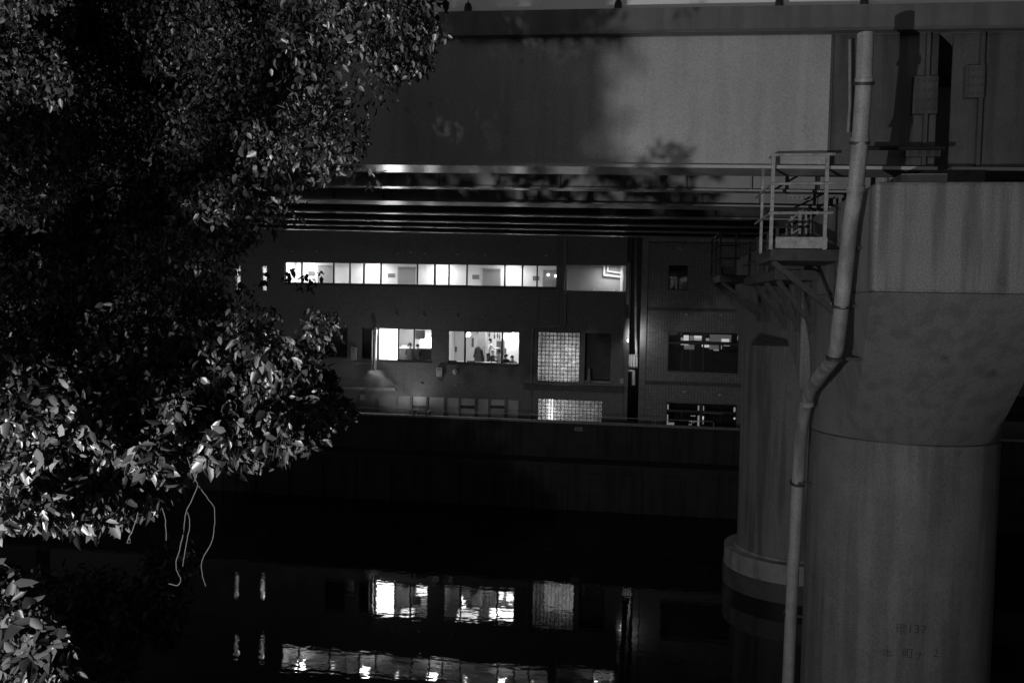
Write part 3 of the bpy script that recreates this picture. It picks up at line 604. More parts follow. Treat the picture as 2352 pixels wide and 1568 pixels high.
ls = thing('alley_lamp', tuple(at(1441, 783, DF-.1)), 'tiny lit lamp on the corner of the tiled building', 'lamp')
p = at(1442, 783, DF-.1); B().lathe((p.x, p.y, p.z-.06), [(.02, 0), (.035, .03), (.035, .14), (.02, .18)], 10).build('bulb', emit('small_bulb', 5), ls)
B().bar((p.x, p.y, p.z+.14), (p.x, DF+.3, p.z+.16), .03).build('bracket', FRAME, ls)

# ================================================================ RIGHT BUILDING
b2_ = thing('right_building', (3, DF, 2.9), 'pale mosaic tiled building with two window rows right of the alley', 'building')
X0r = at(1472, 700, DF).x; X1r = 13.5
wA = (X(1535, 637), X(1580, 637), at(1558, 666, DF).z, at(1558, 609, DF).z); wB = (X(1656, 640), X(1703, 640), wA[2]-.02, wA[3]-.05)
wC = (X(1534, 810), X(1697, 810), at(1615, 856, DF).z, at(1615, 763, DF).z); wD = (X(1530, 955), X(1692, 955), 3.05, at(1610, 926, DF).z)
wE = [(X0r+8+i*2.4, X0r+9.4+i*2.4, z, z+1.2) for i in range(2) for z in (6.6, 10.2)]
mb = B(); wall(mb, X0r+.32, X1r, 2.9, 16, DF, .25, [wA, wB, wC, wD]+wE); mb.build('wall', TILE2, b2_)
B().box(X0r, X0r+.317, DF-.03, DF+9, 2.9, 16.1).build('corner_strip', mat('pale_corner_strip', .24, .7), b2_)
o = B()
for (ya, yb) in ((707.5, 714.5), (877, 886)):
    z0, z1 = at(1590, yb, DF).z, at(1590, ya, DF).z; o.box(X0r+.32, X1r, DF-.006, DF-.002, z0, z1)
o.build('dark_band', DARKT, b2_)
z1, z0 = at(1590, 547, DF).z, at(1590, 556, DF).z; B().box(X0r+.32, X1r, DF-.12, DF-.002, z0, z1).build('pale_band', CONC, b2_)
B().box(X0r+.32, X1r, DF+.252, DF+9, 16.003, 16.2).build('roof', CONC, b2_)
B().box(X0r+.32, X1r, DF+.252, DF+6, 5.0, 5.4).build('floor_slab', FLOORM, b2_); B().box(X0r+.32, X1r, DF+.252, DF+6, 8.6, 9.0).build('floor_slab', FLOORM, b2_)
B().box(X0r+.32, X1r, DF+4.0, DF+4.1, 2.95, 15.9).build('rear_wall', mat('dim_inner_wall', .15), b2_)
for r in [wA, wB]+wE: framed(b2_, r, [], DF, .06, g=GLASSD); B().box(r[0], r[1], DF+.2, DF+.24, r[2], r[3]).build('blind', mat('dark_blind', .03), b2_)
cm = X(1616, 810); tz = at(1615, 789.5, DF).z; framed(b2_, wC, [], DF, .07, g=GLASSD, trans=[tz]);
t = B(); t.box(cm-.1, cm+.1, DF+.05, DF+.14, tz+.05, wC[3]-.04); t.box(cm-.035, cm+.035, DF+.05, DF+.14, wC[2]+.07, tz-.05); t.build('mullion', FRAME, b2_)
B().box(wC[0]+.05, wC[1]-.05, DF+.16, DF+.19, wC[2]+.06, tz-.4).build('window_film', mat('grey_film', .16), b2_)
dm = X(1611, 955); tz2 = at(1611, 945.5, DF).z; framed(b2_, wD, [dm], DF, .08, g=GLASSD, trans=[tz2])
t = B()
for x in (1566, 1655): t.box(X(x, 955)-.02, X(x, 955)+.02, DF+.07, DF+.12, 3.1, tz2-.05)
t.build('mullion', FRAME, b2_)
# things glowing inside
def cr(x, y, Y): return at((1640+x/5.409)/1.08844, (800+y/5.409)/1.08844, Y)
def glow(x0, x1, y0, y1, Y, v, nm='lit_panel'):
    a = cr(x0, y1, Y); b_2 = cr(x1, y0, Y); B().box(a.x, b_2.x, Y, Y+.04, a.z, b_2.z).build(nm, v, b2_)
E1 = emit('glow_bright', .9); E2 = emit('glow_mid', .35); E3 = emit('glow_low', .12)
IY = DF+2.5
for a in [(372, 445, 205, 275, E1), (335, 370, 235, 275, E2), (455, 510, 210, 275, E3), (515, 618, 212, 245, E1), (515, 618, 250, 275, E2), (670, 720, 245, 280, E2), (725, 1020, 200, 290, E3), (795, 850, 250, 290, E1), (885, 990, 255, 292, E1), (1000, 1012, 208, 285, E2), (1100, 1108, 210, 270, E2),
          (335, 440, 318, 332, E1), (380, 520, 335, 395, E3), (620, 634, 332, 360, E1), (655, 720, 335, 368, E1), (722, 850, 340, 395, E3), (780, 850, 396, 412, E2), (880, 892, 342, 395, E2), (915, 998, 341, 350, E2), (780, 835, 450, 520, E3), (655, 668, 455, 515, E3)]:
    glow(a[0], a[1], a[2], a[3], IY+random.uniform(0, .3), a[4])
for a in [(147, 173, 1140, 1228, E2), (565, 585, 1155, 1245, E2), (636, 650, 1160, 1245, E2), (1048, 1075, 1180, 1260, E2), (640, 900, 1247, 1255, E3), (136, 165, 1275, 1450, E2), (560, 588, 1290, 1440, E2), (622, 648, 1300, 1340, E1), (622, 648, 1345, 1410, E3), (1050, 1075, 1318, 1340, E1), (165, 250, 1385, 1390, E2), (165, 245, 1400, 1412, E2), (440, 560, 1358, 1366, E2), (470, 535, 1292, 1297, E2)]:
    glow(a[0], a[1], a[2], a[3], DF+.35+random.uniform(0, .1), a[4])
for i in range(26): x = random.uniform(380, 520); y = 1480-(x-380)*.9+random.uniform(-25, 30); glow(x, x+8, y, y+6, DF+.4+i*.01, E2, 'fairy_light')
for (x, y) in [(1561, 573), (1579, 724), (1658, 725), (1573, 902), (1654, 908)]: vent(x, y, b2_, s=1.1)
# dark neighbours
db = thing('dark_building', (22, DF+1, 2.9), 'unlit plain building at the far right behind the near pier', 'building')
mb = B(); wall(mb, 14, 34, 2.9, 15, DF+1, .3, [(15+i*3, 16.6+i*3, z, z+1.3) for i in range(6) for z in (4, 7.5, 11)]); mb.build('wall', mat('dark_plaster', .1), db)
for i in range(6):
    for z in (4, 7.5, 11): B().box(15+i*3, 16.6+i*3, DF+1.15, DF+1.2, z, z+1.3).build('window', GLASSD, db)
B().box(14, 34, DF+1.31, DF+8, 2.9, 14.9).build('rear_volume', mat('dark_plaster_rear', .08), db)
db = thing('unlit_building', (-48, DF+1, 2.9), 'unlit plain building far left hidden by the tree', 'building')
B().box(-60, -35.5, DF+.5, DF+8, 2.9, 14).build('wall', mat('dark_plaster_left', .1), db)

# steam
sm = bpy.data.materials.new('steam'); sm.use_nodes = True; N = sm.node_tree.nodes; L = sm.node_tree.links
for n in list(N):
    if n.type != 'OUTPUT_MATERIAL': N.remove(n)
pv = N.new('ShaderNodeVolumePrincipled'); pv.inputs['Color'].default_value = (.95, .95, .95, 1); pv.inputs['Anisotropy'].default_value = .2
tc = N.new('ShaderNodeTexCoord'); no = N.new('ShaderNodeTexNoise'); no.inputs['Scale'].default_value = 1.6; no.inputs['Detail'].default_value = 5; L.new(tc.outputs['Object'], no.inputs[0])
sx = N.new('ShaderNodeSeparateXYZ'); L.new(tc.outputs['Object'], sx.inputs[0])
def mth(op, a, b=None, c=None):
    n = N.new('ShaderNodeMath'); n.operation = op
    for i, v in enumerate((a, b, c)):
        if v is None: continue
        if isinstance(v, (int, float)): n.inputs[i].default_value = v
        else: L.new(v, n.inputs[i])
    return n.outputs[0]
wd = mth('MULTIPLY_ADD', sx.outputs[2], -.75, .38)                  # plume widens downward; local z 0..-2.4
xx = mth('DIVIDE', mth('SUBTRACT', sx.outputs[0], mth('MULTIPLY', sx.outputs[2], -.42)), wd)
yy = mth('DIVIDE', sx.outputs[1], .5)
xx = mth('ADD', xx, mth('MULTIPLY', mth('SUBTRACT', no.outputs[0], .5), 3.2))
rr_ = mth('ADD', mth('MULTIPLY', xx, xx), mth('MULTIPLY', yy, yy))
fall = N.new('ShaderNodeMapRange'); fall.interpolation_type = 'SMOOTHERSTEP'; fall.inputs[1].default_value = 1.3; fall.inputs[2].default_value = .0; L.new(rr_, fall.inputs[0])
nz = N.new('ShaderNodeMapRange'); nz.inputs[1].default_value = .3; nz.inputs[2].default_value = .62; L.new(no.outputs[0], nz.inputs[0])
dn = mth('MULTIPLY', mth('MULTIPLY', fall.outputs[0], nz.outputs[0]), 3.4); L.new(dn, pv.inputs['Density'])
L.new(pv.outputs[0], [n for n in N if n.type == 'OUTPUT_MATERIAL'][0].inputs['Volume'])
ps = at(862, 852, DF-.45); o = B().box(-1.6, 3.0, -.5, .4, -2.6, .05).build('steam', sm, kind='stuff'); o.location = ps
tag(o, 'pale cloud of steam drifting down below the flue', 'steam')

# ================================================================ VIADUCT
SL = -.013
def gz(Y): return 12.13-.01*(Y-16.2)
vi = thing('viaduct', (0, 23, 12), 'elevated steel road viaduct crossing above the river', 'viaduct')
XA, XB, XJ = -45.0, 40.0, 5.25
def along(mb, x0, x1, y0, y1, z0, z1):             # box following the road grade; z given at X=0
    i = len(mb.v)
    for z in (z0, z1):
        for (x, y) in ((x0, y0), (x1, y0), (x1, y1), (x0, y1)): mb.v.append((x, y, z+x*SL))
    mb.f += [(i, i+3, i+2, i+1), (i+4, i+5, i+6, i+7), (i, i+1, i+5, i+4), (i+1, i+2, i+6, i+5), (i+2, i+3, i+7, i+6), (i+3, i, i+4, i+7)]; return mb
GY = [16.2, 19.2, 22.1, 24.6, 26.8, 28.7, 30.6]
g1 = B(); along(g1, XA, 3.3, 16.2, 16.24, gz(16.2), 14.5); g1.build('edge_girder', STEEL, vi)
for a_, c_ in ((3.303, XJ-.12), (XJ+.12, XB)): g1 = B(); along(g1, a_, c_, 16.203, 16.24, gz(16.2), 14.5); g1.build('edge_girder', STEELFALL, vi, label='steel side panel of the nearest girder, painted darker for light falloff')
for a_, c_ in ((XA, XJ-.12), (XJ+.12, XB)): o = B(); along(o, a_, c_, 16.0, 16.95, gz(16.2)-.06, gz(16.2)-.003); o.build('bottom_flange', FLANGE, vi)
for k, Y in enumerate(GY[1:]):
    z = gz(Y); o = B(); along(o, XA, XB, Y-.015, Y+.015, z, 14.3)
    for i in range(-30, 20):
        x = i*1.39+.94+(k*.55); along(o, x-.012, x+.012, Y-.13, Y-.0152, z+.0, 14.2)
    o.build('girder', STEELD if k > 1 else STEEL, vi)
    wf = [.3, .75, .35, .3, .28, .28][k]
    o = B(); along(o, XA, XB, Y-wf*.7, Y+wf*.5, z-.045, z-.003); o.build('bottom_flange', FLANGE, vi)
o = B(); along(o, XA, XB, 15.95, 31.6, 14.503, 14.75); o.build('deck_slab', CONC, vi)
o = B(); along(o, XA, XB, 15.9, 16.15, 14.50, 14.93); o.build('parapet', mat('grey_parapet', .14, .7, .15, 1.5, streak=.2), vi)
o = B(); along(o, XA, XB, 31.61, 31.9, 14.50, 15.6); o.build('parapet', CONC, vi)
o = B(); along(o, XA, XB, 16.32, 16.42, 14.753, 17.6); o.build('noise_barrier', BARR, vi)
for a_, c_, y_ in ((3.30, 3.34, 16.17), (4.9, 4.96, 16.1), (5.8, 5.86, 16.1)): o = B(); along(o, a_, c_, y_, 16.197, gz(16.2), 14.5); o.build('vertical_stiffener', STEELFALL, vi)
o = B(); along(o, XA, XB, 15.86, 15.898, 14.47, 14.51); o.build('drip_edge', STEELD, vi)
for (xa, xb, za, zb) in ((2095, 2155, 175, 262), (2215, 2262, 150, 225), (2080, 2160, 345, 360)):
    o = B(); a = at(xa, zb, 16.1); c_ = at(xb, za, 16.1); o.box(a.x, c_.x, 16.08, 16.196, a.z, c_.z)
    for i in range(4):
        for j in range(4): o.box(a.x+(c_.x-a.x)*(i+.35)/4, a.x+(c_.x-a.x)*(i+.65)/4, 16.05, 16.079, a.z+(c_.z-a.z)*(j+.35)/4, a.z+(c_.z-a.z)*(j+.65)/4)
    o.build('splice_plate', STEELFALL, vi)
# cable tray along lower right of edge girder
B().tube([at(1990, 340, 15.7), at(2170, 340, 15.7)], .04, 8).build('cable_conduit', BLACKM, vi)
for i, (x, y) in enumerate([(1075, 30), (1420, 20), (1790, 15), (1985, 10)]):
    p = at(x, y, 16.02); t = thing('marker_post', (p.x, 16.02, 14.94+p.x*SL), ['dark domed post on the parapet, leftmost, beside the tree', 'dark domed post on the parapet at the edge of the tree shadow', 'dark domed post on the parapet left of the drain pipe', 'dark domed post on the parapet above the drain pipe'][i], 'post', 'dark domed posts along the viaduct parapet')
    z0 = 14.934+p.x*SL; B().lathe((p.x, 16.02, z0), [(.075, 0), (.075, .1), (.06, .16), (.03, .19)], 14).build('dome', BLACKM, t)
    B().lathe((p.x, 16.02, z0-.002), [(.1, 0), (.1, .02)], 14).build('base', BLACKM, t)
    if i == 0: B().tube([(p.x, 16.02, z0+.19), (p.x, 16.02, z0+.9)], .009, 6).build('wire', BLACKM, t)

# ================================================================ PIERS
XLb, XRb = 3.60, 6.45; XC, RR = 5.38, 1.78; NA = 18.3; FY = 30.2
def ring(r, y, n=72): return [(XC+r*math.cos(2*math.pi*k/n), y+r*math.sin(2*math.pi*k/n)) for k in range(n)]
pr = thing('near_pier', (XC, NA, 0), 'massive round steel pier with a drain pipe, nearest at the right', 'pier')
ZS = at(2150, 1022, NA-RR).z; zt = 11.52; ze = 9.8
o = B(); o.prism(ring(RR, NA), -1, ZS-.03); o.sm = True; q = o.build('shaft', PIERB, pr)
o = B(); o.prism(ring(RR-.015, NA), ZS-.03, ZS+.0); o.sm = True; o.build('seam', RUST, pr)
# upper part: a round section at the seam that turns into the square beam end
o = B(); n = 72; K = 12
for k in range(K+1):
    t = k/K; z = ZS+(ze-ZS)*t
    for i in range(n):
        a = 2*math.pi*i/n; cx, sy = math.cos(a), math.sin(a); m_ = max(abs(cx), abs(sy))
        x0, y0 = XC+RR*cx, NA+RR*sy; x1 = (XLb+XRb)/2+(XRb-XLb)/2*cx/m_; y1 = NA+(NA-14.0 if sy < 0 else RR)*sy/m_
        o.v.append((x0+(x1-x0)*t, y0+(y1-y0)*t, z))
for k in range(K):
    for i in range(n): a = k*n; o.f.append((a+i, a+(i+1) % n, a+n+(i+1) % n, a+n+i))
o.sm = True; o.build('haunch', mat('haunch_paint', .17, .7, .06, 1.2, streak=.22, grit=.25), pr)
o = B(); o.prismX([(14.0, ze), (14.0, zt), (33.4, zt-.12), (33.4, 9.9), (31.9, 8.4), (28.4, 8.3), (26.5, 8.75), (21.6, 8.75), (20.4, 8.2), (NA+RR-.3, 7.7), (NA+RR-.3, ze)], XLb-.0, XRb+.0)
o.build('crossbeam', PIER, pr, bevel=.06)
tx = []
for (s_, px, py, sz) in [('環', 2070, 1445, .16), ('137', 2106, 1445, .17), ('本', 2038, 1500, .14), ('町', 2086, 1500, .15), ('ナ', 2112, 1506, .15), ('2', 2150, 1500, .15)]:
    cu = bpy.data.curves.new('t', 'FONT'); cu.body = s_; cu.size = 1; cu.align_x = 'CENTER'; cu.align_y = 'CENTER'; ob = bpy.data.objects.new('t', cu); COL.objects.link(ob)
    dg = bpy.context.evaluated_depsgraph_get(); dg.update(); me = bpy.data.meshes.new_from_object(ob.evaluated_get(dg)); bpy.data.objects.remove(ob)
    v = ray(px, py)
    # hit the front half cylinder
    a_ = v.x**2+v.y**2; b_ = -2*(v.x*XC+v.y*NA); c_ = XC**2+NA**2-(RR+.006)**2; tt = (-b_-math.sqrt(b_*b_-4*a_*c_))/(2*a_); P = Vector((0, 0, CZ))+v*tt
    th0 = math.atan2(P.y-NA, P.x-XC); Rq = RR+.006
    for vv in me.vertices:
        lx, lz = vv.co.x*sz*1.35, vv.co.y*sz*1.35; th = th0+lx/Rq; vv.co = (XC+Rq*math.cos(th), NA+Rq*math.sin(th), P.z+lz)
    tx.append(me)
vs_, fs_ = [], []
for me in tx:
    n0 = len(vs_); vs_ += [tuple(v.co) for v in me.vertices]; fs_ += [tuple(n0+i for i in p.vertices) for p in me.polygons]
o = B(); o.v = vs_; o.f = fs_; o.build('painted_number', mat('faded_stencil_paint', .05), pr)
o = B(); o.v = []; a = at(2066, 410, 15.0); c_ = at(2172, 385, 15.0)
B().box(a.x, c_.x, 14.9, 15.6, 11.53, 11.53+.24).build('bearing_block', CONC, pr)
for Y in GY: z = gz(Y)-.06; o = B(); o.box(XC-.5, XC+.5, Y-.3, Y+.35, 11.525, z+XC*SL-.01); o.build('bearing', RUST, pr)
# far shaft (second leg of the same crossbeam) and its footing
fp_ = thing('far_pier', (XC, FY, 0), 'far rounded steel pier column standing on a wide ring footing', 'pier')
o = B(); o.prism(ring(RR, FY), 1.3, 8.55); o.sm = True; o.build('shaft', PIER, fp_)
o = B(); o.prism(ring(RR+.012, FY), 7.95, 8.03); o.sm = True; o.build('seam_ring', PIER, fp_)
for nm, r_, z0, z1, m_ in (('footing_collar', RR+.08, 1.25, 1.34, CONCF), ('footing', RR+.42, .62, 1.25, CONCF), ('wet_footing', RR+.46, -1, .618, WET)):
    o = B(); o.prism(ring(r_, FY), z0, z1); o.sm = True; o.build(nm, m_, fp_)
# ---------------- drain pipe
dp = thing('drain_pipe', tuple(atX(1810, 1568, 3.35)), 'long pale drain pipe running down the left side of the near pier', 'drain pipe')
pts = [atX(x, y, 3.36) for x, y in [(1988, 78), (1985, 180), (1975, 330), (1965, 440), (1952, 520), (1940, 640), (1922, 800), (1914, 822), (1885, 862), (1862, 892), (1851, 925), (1843, 965), (1832, 1110), (1822, 1300), (1810, 1568), (1795, 1800)]]
B().tube(pts, .125, 20).build('pipe', PIPE, dp)
def collar(x, y, h=.1, r=.145, nm='coupling', m_=PIPE):
    p = atX(x, y, 3.36); q = atX(x-1, y+10, 3.36); d = (q-p).normalized(); B().tube([p-d*h/2, p+d*h/2], r, 20).build(nm, m_, dp)
for (x, y) in [(1985, 186), (1975, 322), (1966, 432), (1853, 925), (1842, 966)]: collar(x, y, .09, .142)
for (x, y) in [(1974, 328), (1984, 192), (1918, 822), (1832, 1108), (1816, 1408), (1932, 702)]: collar(x, y, .05, .155, 'clamp', RUST)
for (x, y) in [(1940, 570), (1926, 702), (1913, 822), (1832, 1106), (1816, 1408)]:
    o = B(); p = atX(x, y, 3.36); o.bar(p+Vector((0, -.16, 0)), p+Vector((0, .2, 0)), .04); o.bar(p+Vector((0, -.13, 0)), Vector((XLb+.3, p.y-.13, p.z)), .05, .05); o.build('clamp_bracket', RUST, dp)
o = B(); p = [atX(x, y, 3.5) for x, y in [(1984, 90), (1950, 130), (1945, 300)]]; 
B().tube([at(1952, 92, 16.0), at(1952, 240, 16.0), at(1948, 305, 16.0)], .025, 6).build('side_cable', PIPE, dp)
# ---------------- inspection platforms
def platform(y0, y1, label, px0=2.32, px1=XLb-.01, zf=10.58, H=1.74, rm=None, cap=True):
    rm = rm or RAILM
    t = thing('inspection_platform', ((px0+px1)/2, y0, zf), label, 'platform', 'steel inspection platforms on the pier')
    B().box(px0, px1, y0+.0, y1, zf-.2, zf).build('floor_beam', RUST, t)
    B().box(px0+.08, px1-.3, y0-.02, y0-.003, zf+.02, zf+.22).build('toe_board', rm, t)
    for (x, y) in [(px0, y0), (px1-.34, y0)]: B().box(x-.03, x+.03, y, y+.05, zf, zf+H-.05).build('post', rm, t)
    k = 0
    while y0+1.3+k*1.5 < y1: y = y0+1.3+k*1.5; B().box(px0-.025, px0+.025, y, y+.05, zf, zf+H).build('post', rm, t); k += 1
    for f in (.37, .67, .965):
        B().tube([(px0-.03, y0-.03, zf+H*f), (px1-.22, y0-.03, zf+H*f+.01)], .027, 8).build('rail', rm, t)
        B().tube([(px0-.03, y0+.0, zf+H*f), (px0-.03, y1, zf+H*f)], .022, 8).build('rail', rm, t)
    k = 0
    while y0+.3+k*1.7 < y1:
        y = y0+.3+k*1.7; br = B(); br.bar((px0+.08, y, zf-.21), (XLb-.02, y, zf-1.15), .1); br.bar((XLb-.05, y, zf-.2), (XLb-.05, y, zf-1.3), .09); br.build('bracket', RUST, t); k += 1
    return t
pf = platform(15.9, 17.9, 'steel inspection platform with pale railings on the near side of the pier')
platform(18.0, 23.4, 'low dark walkway behind the pale railed platform on the pier', 2.75, XLb-.01, 10.3, .9, rm=RUST)
platform(24.3, 27.2, 'distant dark inspection platform just left of the pale railed one', 2.2, 2.95, 10.42, 1.2, rm=DULLR)
# gate ladder and bolted plate seen through the railing
o = B(); p = at(1810, 454, 19); q = at(1862, 454, 19); B().box(p.x, q.x, 19, 19.03, p.z-.05, p.z+.05).build('drilled_plate', RAILM, pf)
o = B()
for i in range(5): x = p.x+(q.x-p.x)*(i+.5)/5; o.box(x-.012, x+.012, 18.985, 18.9995, p.z-.012, p.z+.012)
o.build('bolt_hole', RUST, pf)
o = B()
for (x, y0, y1, w_) in [(1807, 510, 543, .03), (1818, 497, 543, .05), (1837, 484, 540, .07), (1851, 484, 540, .04), (1877, 484, 495, .06), (1863, 484, 545, .03)]: o.bar(at(x, y0, 19), at(x, y1, 19), w_, .03)
o.bar(at(1803, 515, 18.95), at(1845, 482, 18.95), .03); o.bar(at(1815, 540, 18.95), at(1858, 510, 18.95), .03); o.build('inner_ladder', RAILM, pf)

# ================================================================ VEGETATION
def leaves_mesh(name, P, size, matr, parent, down=.5):
    n = len(P); 
    d = rng.normal(size=(n, 3)); d[:, 2] -= down*1.6; d /= np.linalg.norm(d, axis=1, keepdims=True)
    u = rng.normal(size=(n, 3)); s_ = np.cross(d, u); s_ /= np.linalg.norm(s_, axis=1, keepdims=True); nn = np.cross(d, s_)
    L_ = size*rng.uniform(.5, 1.75, (n, 1)); W = L_*rng.uniform(.17, .3, (n, 1)); cup = rng.uniform(.1, .5, (n, 1))*W; curl = rng.uniform(-.25, .1, (n, 1))*L_
    v = np.stack([P, P+d*L_*.28+s_*W+nn*cup, P+d*L_*.68+s_*W*.72+nn*(cup*.8+curl*.4), P+d*L_+nn*curl, P+d*L_*.68-s_*W*.72+nn*(cup*.8+curl*.4), P+d*L_*.28-s_*W+nn*cup], axis=1).reshape(-1, 3)
    me = bpy.data.meshes.new(name); nf = 2*n; me.vertices.add(6*n); me.vertices.foreach_set('co', v.ravel()); me.loops.add(4*nf); me.polygons.add(nf)
    base = np.arange(n)[:, None]*6; idx = np.concatenate([base+np.array([0, 1, 2, 3]), base+np.array([0, 3, 4, 5])], axis=1).ravel()
    me.loops.foreach_set('vertex_index', idx); me.polygons.foreach_set('loop_start', np.arange(nf)*4); me.update(calc_edges=True); me.validate()
    me.materials.append(matr); o = bpy.data.objects.new(name, me); COL.objects.link(o); o.parent = parent
    if parent: o.matrix_parent_inverse = parent.matrix_basis.inverted()
    return o
def inside(x, y, poly):
    c = False; j = len(poly)-1
    for i in range(len(poly)):
        xi, yi = poly[i]; xj, yj = poly[j]
        if (yi > y) != (yj > y) and x < (xj-xi)*(y-yi)/(yj-yi)+xi: c = not c
        j = i
    return c
tree = thing('tree', (-8.2, 2.2, 4.5), 'big leafy tree filling the left side, its lower leaves lit', 'tree')
poly = [(-500, -400), (985, -400), (1000, 20), (1028, 90), (1018, 165), (985, 215), (930, 250), (880, 290), (848, 345), (858, 400), (835, 440), (760, 440), (705, 465), (690, 520), (625, 530), (590, 575), (532, 600), (532, 700), (625, 690), (670, 655), (770, 655), (795, 720), (775, 800), (800, 860), (822, 930), (780, 965), (745, 1030), (660, 1085), (560, 1115), (500, 1125), (440, 1095), (400, 1165), (380, 1190), (300, 1215), (230, 1265), (180, 1250), (100, 1245), (0, 1235), (-500, 1250)]
clumps = []; tries = 0
while len(clumps) < 620 and tries < 60000:
    tries += 1
    x = random.uniform(-350, 1030); y = random.uniform(-300, 1260)
    if x < 0 and random.random() < .5: continue
    r = random.choice([.14, .2, .28, .4, .55])
    dm_ = 10.6 if y < 600 else (10.6-3.4*(y-600)/350 if y < 950 else 7.2-1.9*(y-950)/300)
    ex = next((q for q in range(1040, 400, -20) if inside(q, y, poly)), 500)
    if x < 110: dm_ = min(dm_, 8.2)
    if x > ex-230 and y < 850: dm_ = 7.2
    dep = dm_+random.uniform(-.8, 1.0)
    if dep > 9: r *= 1.4
    v = ray(x, y); P = Vector((0, 0, CZ))+v*dep; rp = r*FPX/dep*.8
    if all(inside(x+rp*math.cos(a), y+rp*math.sin(a), poly) for a in [k*math.pi/4 for k in range(8)]): clumps.append((P, r, x, y, dep))
PP = []; SZ = []
for (P, r, x, y, dep) in clumps:
    n = int(80+1400*r*r+260*r); g = rng.normal(size=(n, 3)); g /= np.linalg.norm(g, axis=1, keepdims=True); rad = r*rng.uniform(.25, 1.0, (n, 1))**.6
    SZ.append(np.full((n, 1), .073 if y > 820 else (.05 if dep < 8 else .055)))
    PP.append(np.array(P)+g*rad*np.array([1, 1, .85])+np.array([0, 0, .04]))
# unseen leaf clumps added near the street lamp, left of frame, to shade the girder
for i in range(66):
    u = random.random()**1.2; c = np.array([-3.5-u*1.5, 3.5+random.uniform(-.25, .2), random.uniform(8.44, 8.88+.35*u)]); n = 60; g = rng.normal(size=(n, 3)); g /= np.linalg.norm(g, axis=1, keepdims=True)
    PP.append(c+g*.15*rng.uniform(.2, 1, (n, 1))*(.6 if u < .3 else 1)); SZ.append(np.full((n, 1), .055))
# sprigs against the lit windows and at the right tip
spr = []
for (x, y) in [(665, 620), (672, 635), (660, 632), (700, 632), (712, 640), (724, 645), (735, 628), (715, 655), (690, 655), (607, 630), (609, 645), (548, 625), (549, 650), (810, 925), (800, 940), (815, 938), (803, 920), (790, 950), (1000, 20), (1020, 5), (1010, -5), (860, 395), (850, 420)]:
    P = np.array(Vector((0, 0, CZ))+ray(x, y)*(11.5 if 600 < y < 660 else 7.0)); spr.append(P+rng.normal(size=(5, 3))*.025)
q_ = np.concatenate(spr); PP.append(q_); SZ.append(np.full((len(q_), 1), .08))
PP = np.concatenate(PP); leaves_mesh('crown', PP, np.concatenate(SZ), LEAF, tree, .85)
# trunk, limbs, twigs
tr = B(); tr.tube([(-8.2, 2.2, 4.4), (-8.0, 2.6, 6.2), (-7.6, 3.6, 8.4), (-7.2, 4.8, 10.5), (-6.6, 6.0, 13.0), (-6.2, 6.8, 15.5)], [.34, .27, .23, .18, .12, .06], 14); tr.build('trunk', BARK, tree)
def wavy(mb, a, b, r0, r1, n=9, j=.12):
    pts = [a.lerp(b, k/n)+Vector((random.uniform(-j, j), random.uniform(-j, j), random.uniform(-j, j)+.5*math.sin(math.pi*k/n)*j*3))*(0 if k in (0, n) else 1) for k in range(n+1)]
    mb.tube(pts, [r0+(r1-r0)*k/n for k in range(n+1)], 7); return pts
lb_ = B(); nodes = [Vector(p) for p in [(-7.6, 3.6, 8.4), (-7.4, 4.2, 9.4), (-7.2, 4.8, 10.5), (-6.9, 5.4, 11.7), (-6.6, 6, 13)]]
ends = []
for (x, y, d, ni) in [(420, 330, 11.5, 2), (300, 900, 8.2, 0), (560, 950, 8.2, 0), (700, 850, 8.8, 0), (600, 480, 11, 2), (100, 1050, 7.5, 0)]:
    e_ = Vector((0, 0, CZ))+ray(x, y)*d; a = nodes[ni]; ends += wavy(lb_, a, e_, .045, .01)[3:]
for (P, r, x, y, dep) in clumps[:260]:
    e_ = min(ends, key=lambda q: (q-P).length); (wavy(lb_, e_, P, .01, .003, 4, .07) if (e_-P).length < 1.0 else None)
wavy(lb_, Vector((-7.6, 3.6, 8.4)), Vector((-3.7, 3.5, 8.7)), .05, .01)  # limb out to the added shading clumps
lb_.build('limbs', BARK, tree)
def hang(pts, d, r=.0032):
    q = []
    for k in range(len(pts)-1):
        p0, p1, p2, p3 = pts[max(k-1, 0)], pts[k], pts[k+1], pts[min(k+2, len(pts)-1)]
        for t in (0, .25, .5, .75): q.append(tuple(.5*(2*p1[i]+(p2[i]-p0[i])*t+(2*p0[i]-5*p1[i]+4*p2[i]-p3[i])*t*t+(3*p1[i]-p0[i]-3*p2[i]+p3[i])*t**3)+random.uniform(-.9, .9) for i in (0, 1)))
    pts = q+[pts[-1]]
    o = B().tube([Vector((0, 0, CZ))+ray(x, y)*(d+.005*k) for k, (x, y) in enumerate(pts)], r, 6)
    o.build('hanging_twig', TWIG, tree)
hang([(430, 1050), (452, 1105), (458, 1118), (478, 1145), (492, 1165), (493, 1200), (488, 1240), (470, 1275), (463, 1300), (467, 1330), (473, 1345)], 5.4)
hang([(455, 1113), (440, 1150), (428, 1175), (422, 1215), (414, 1255), (405, 1290), (407, 1310), (415, 1330), (408, 1343), (388, 1340)], 5.4)
hang([(430, 1175), (436, 1200), (430, 1240), (424, 1275), (420, 1300)], 5.4, .003)
hang([(318, 1175), (306, 1215), (292, 1243), (300, 1244), (297, 1230)], 5.2, .003)
hang([(372, 1165), (380, 1195), (382, 1240)], 5.3, .003)
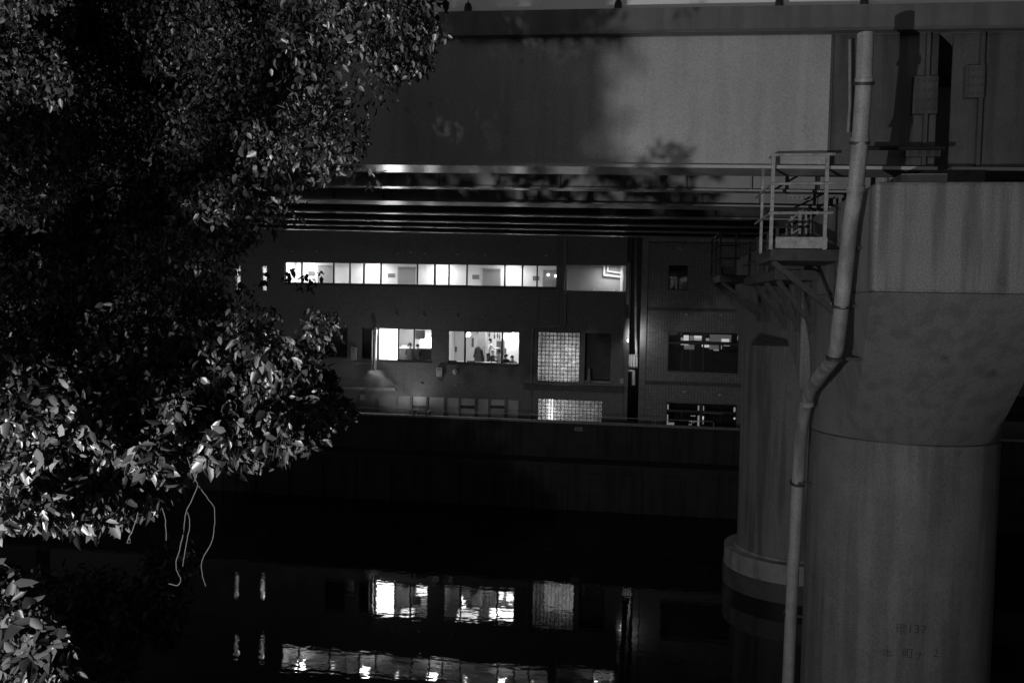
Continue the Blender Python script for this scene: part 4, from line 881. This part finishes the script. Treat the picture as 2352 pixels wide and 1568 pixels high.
# bushes
def bush(label, cx, cy, dep, poly_, nclump, size, matr, base, dens=1.0, dr=1.2):
    t = thing('bush', base, label, 'bush'); PPb = []; k = 0; tr_ = 0; stem = B()
    xs_ = [p[0] for p in poly_]; ys_ = [p[1] for p in poly_]
    while k < nclump and tr_ < 20000:
        tr_ += 1; x = random.uniform(min(xs_), max(xs_)); y = random.uniform(min(ys_), max(ys_)); r = random.uniform(.1, .3)*dens; d = dep+random.uniform(-dr/2, dr/2); rp = r*FPX/d*.7
        if not all(inside(x+rp*math.cos(a), y+rp*math.sin(a), poly_) for a in (0, 1.57, 3.14, 4.71)): continue
        P = Vector((0, 0, CZ))+ray(x, y)*d; n = int(40+350*r); g = rng.normal(size=(n, 3)); g /= np.linalg.norm(g, axis=1, keepdims=True); PPb.append(np.array(P)+g*r*rng.uniform(.3, 1, (n, 1))); k += 1
        a = Vector(base); mm = a.lerp(P, .6)+Vector((random.uniform(-.1, .1), 0, -.1)); wavy(stem, a+Vector((random.uniform(-.6, .6), random.uniform(-.1, .4), 0)), P, .006, .002, 5, .12)
    leaves_mesh('foliage', np.concatenate(PPb), size, matr, t, .4); stem.build('stems', BARK, t)
bush('bright leaved bush at the bottom left corner', 0, 0, 6.2, [(-260, 1270), (50, 1290), (80, 1330), (70, 1400), (130, 1440), (180, 1520), (200, 1700), (-260, 1700)], 75, .1, LEAF, (-4.6, 2.6, 4.5), 1.0, .8)
bush('dim sparse bush below the hanging twigs', 0, 0, 9.0, [(60, 1300), (330, 1290), (400, 1215), (470, 1290), (485, 1370), (440, 1420), (400, 1490), (300, 1600), (60, 1700)], 60, .07, LEAFD, (-4.9, 3.0, 4.5), .9, .8)
# tree on the far right bank
tf = thing('tree', (13.2, 42.5, 2.9), 'dim small tree at the right edge beyond the near pier', 'tree'); Pf = []
for k in range(40):
    c = np.array([random.uniform(11.2, 15.6), random.uniform(41.8, 43.6), random.uniform(4.4, 9.6)]); g = rng.normal(size=(150, 3)); g /= np.linalg.norm(g, axis=1, keepdims=True); Pf.append(c+g*random.uniform(.35, .7)*rng.uniform(.3, 1, (150, 1)))
leaves_mesh('crown', np.concatenate(Pf), .16, LEAF, tf, .4)
o = B(); o.tube([(13.2, 42.5, 2.8), (13.3, 42.5, 5), (13.1, 42.6, 7), (13.2, 42.6, 9)], [.16, .13, .09, .04], 10)
for k in range(8): a = Vector((13.2, 42.5, 4.5+k*.5)); o.tube([a, a+Vector((random.uniform(-1.6, 1.6), random.uniform(-.6, .6), .9))], [.04, .01], 6)
o.build('trunk', BARK, tf)
# the street lamp that lights the near side (behind the camera)
lp = thing('street_lamp', (KEY.x, KEY.y-.35, 4.5), 'grey street lamp post on the near bank', 'street lamp')
B().tube([(KEY.x, KEY.y-.4, 4.5), (KEY.x, KEY.y-.4, 8.85)], .05, 10).build('pole', STEELD, lp)
B().box(KEY.x-.12, KEY.x+.12, KEY.y-.5, KEY.y+.1, 8.85, 8.93).build('head', STEELD, lp)
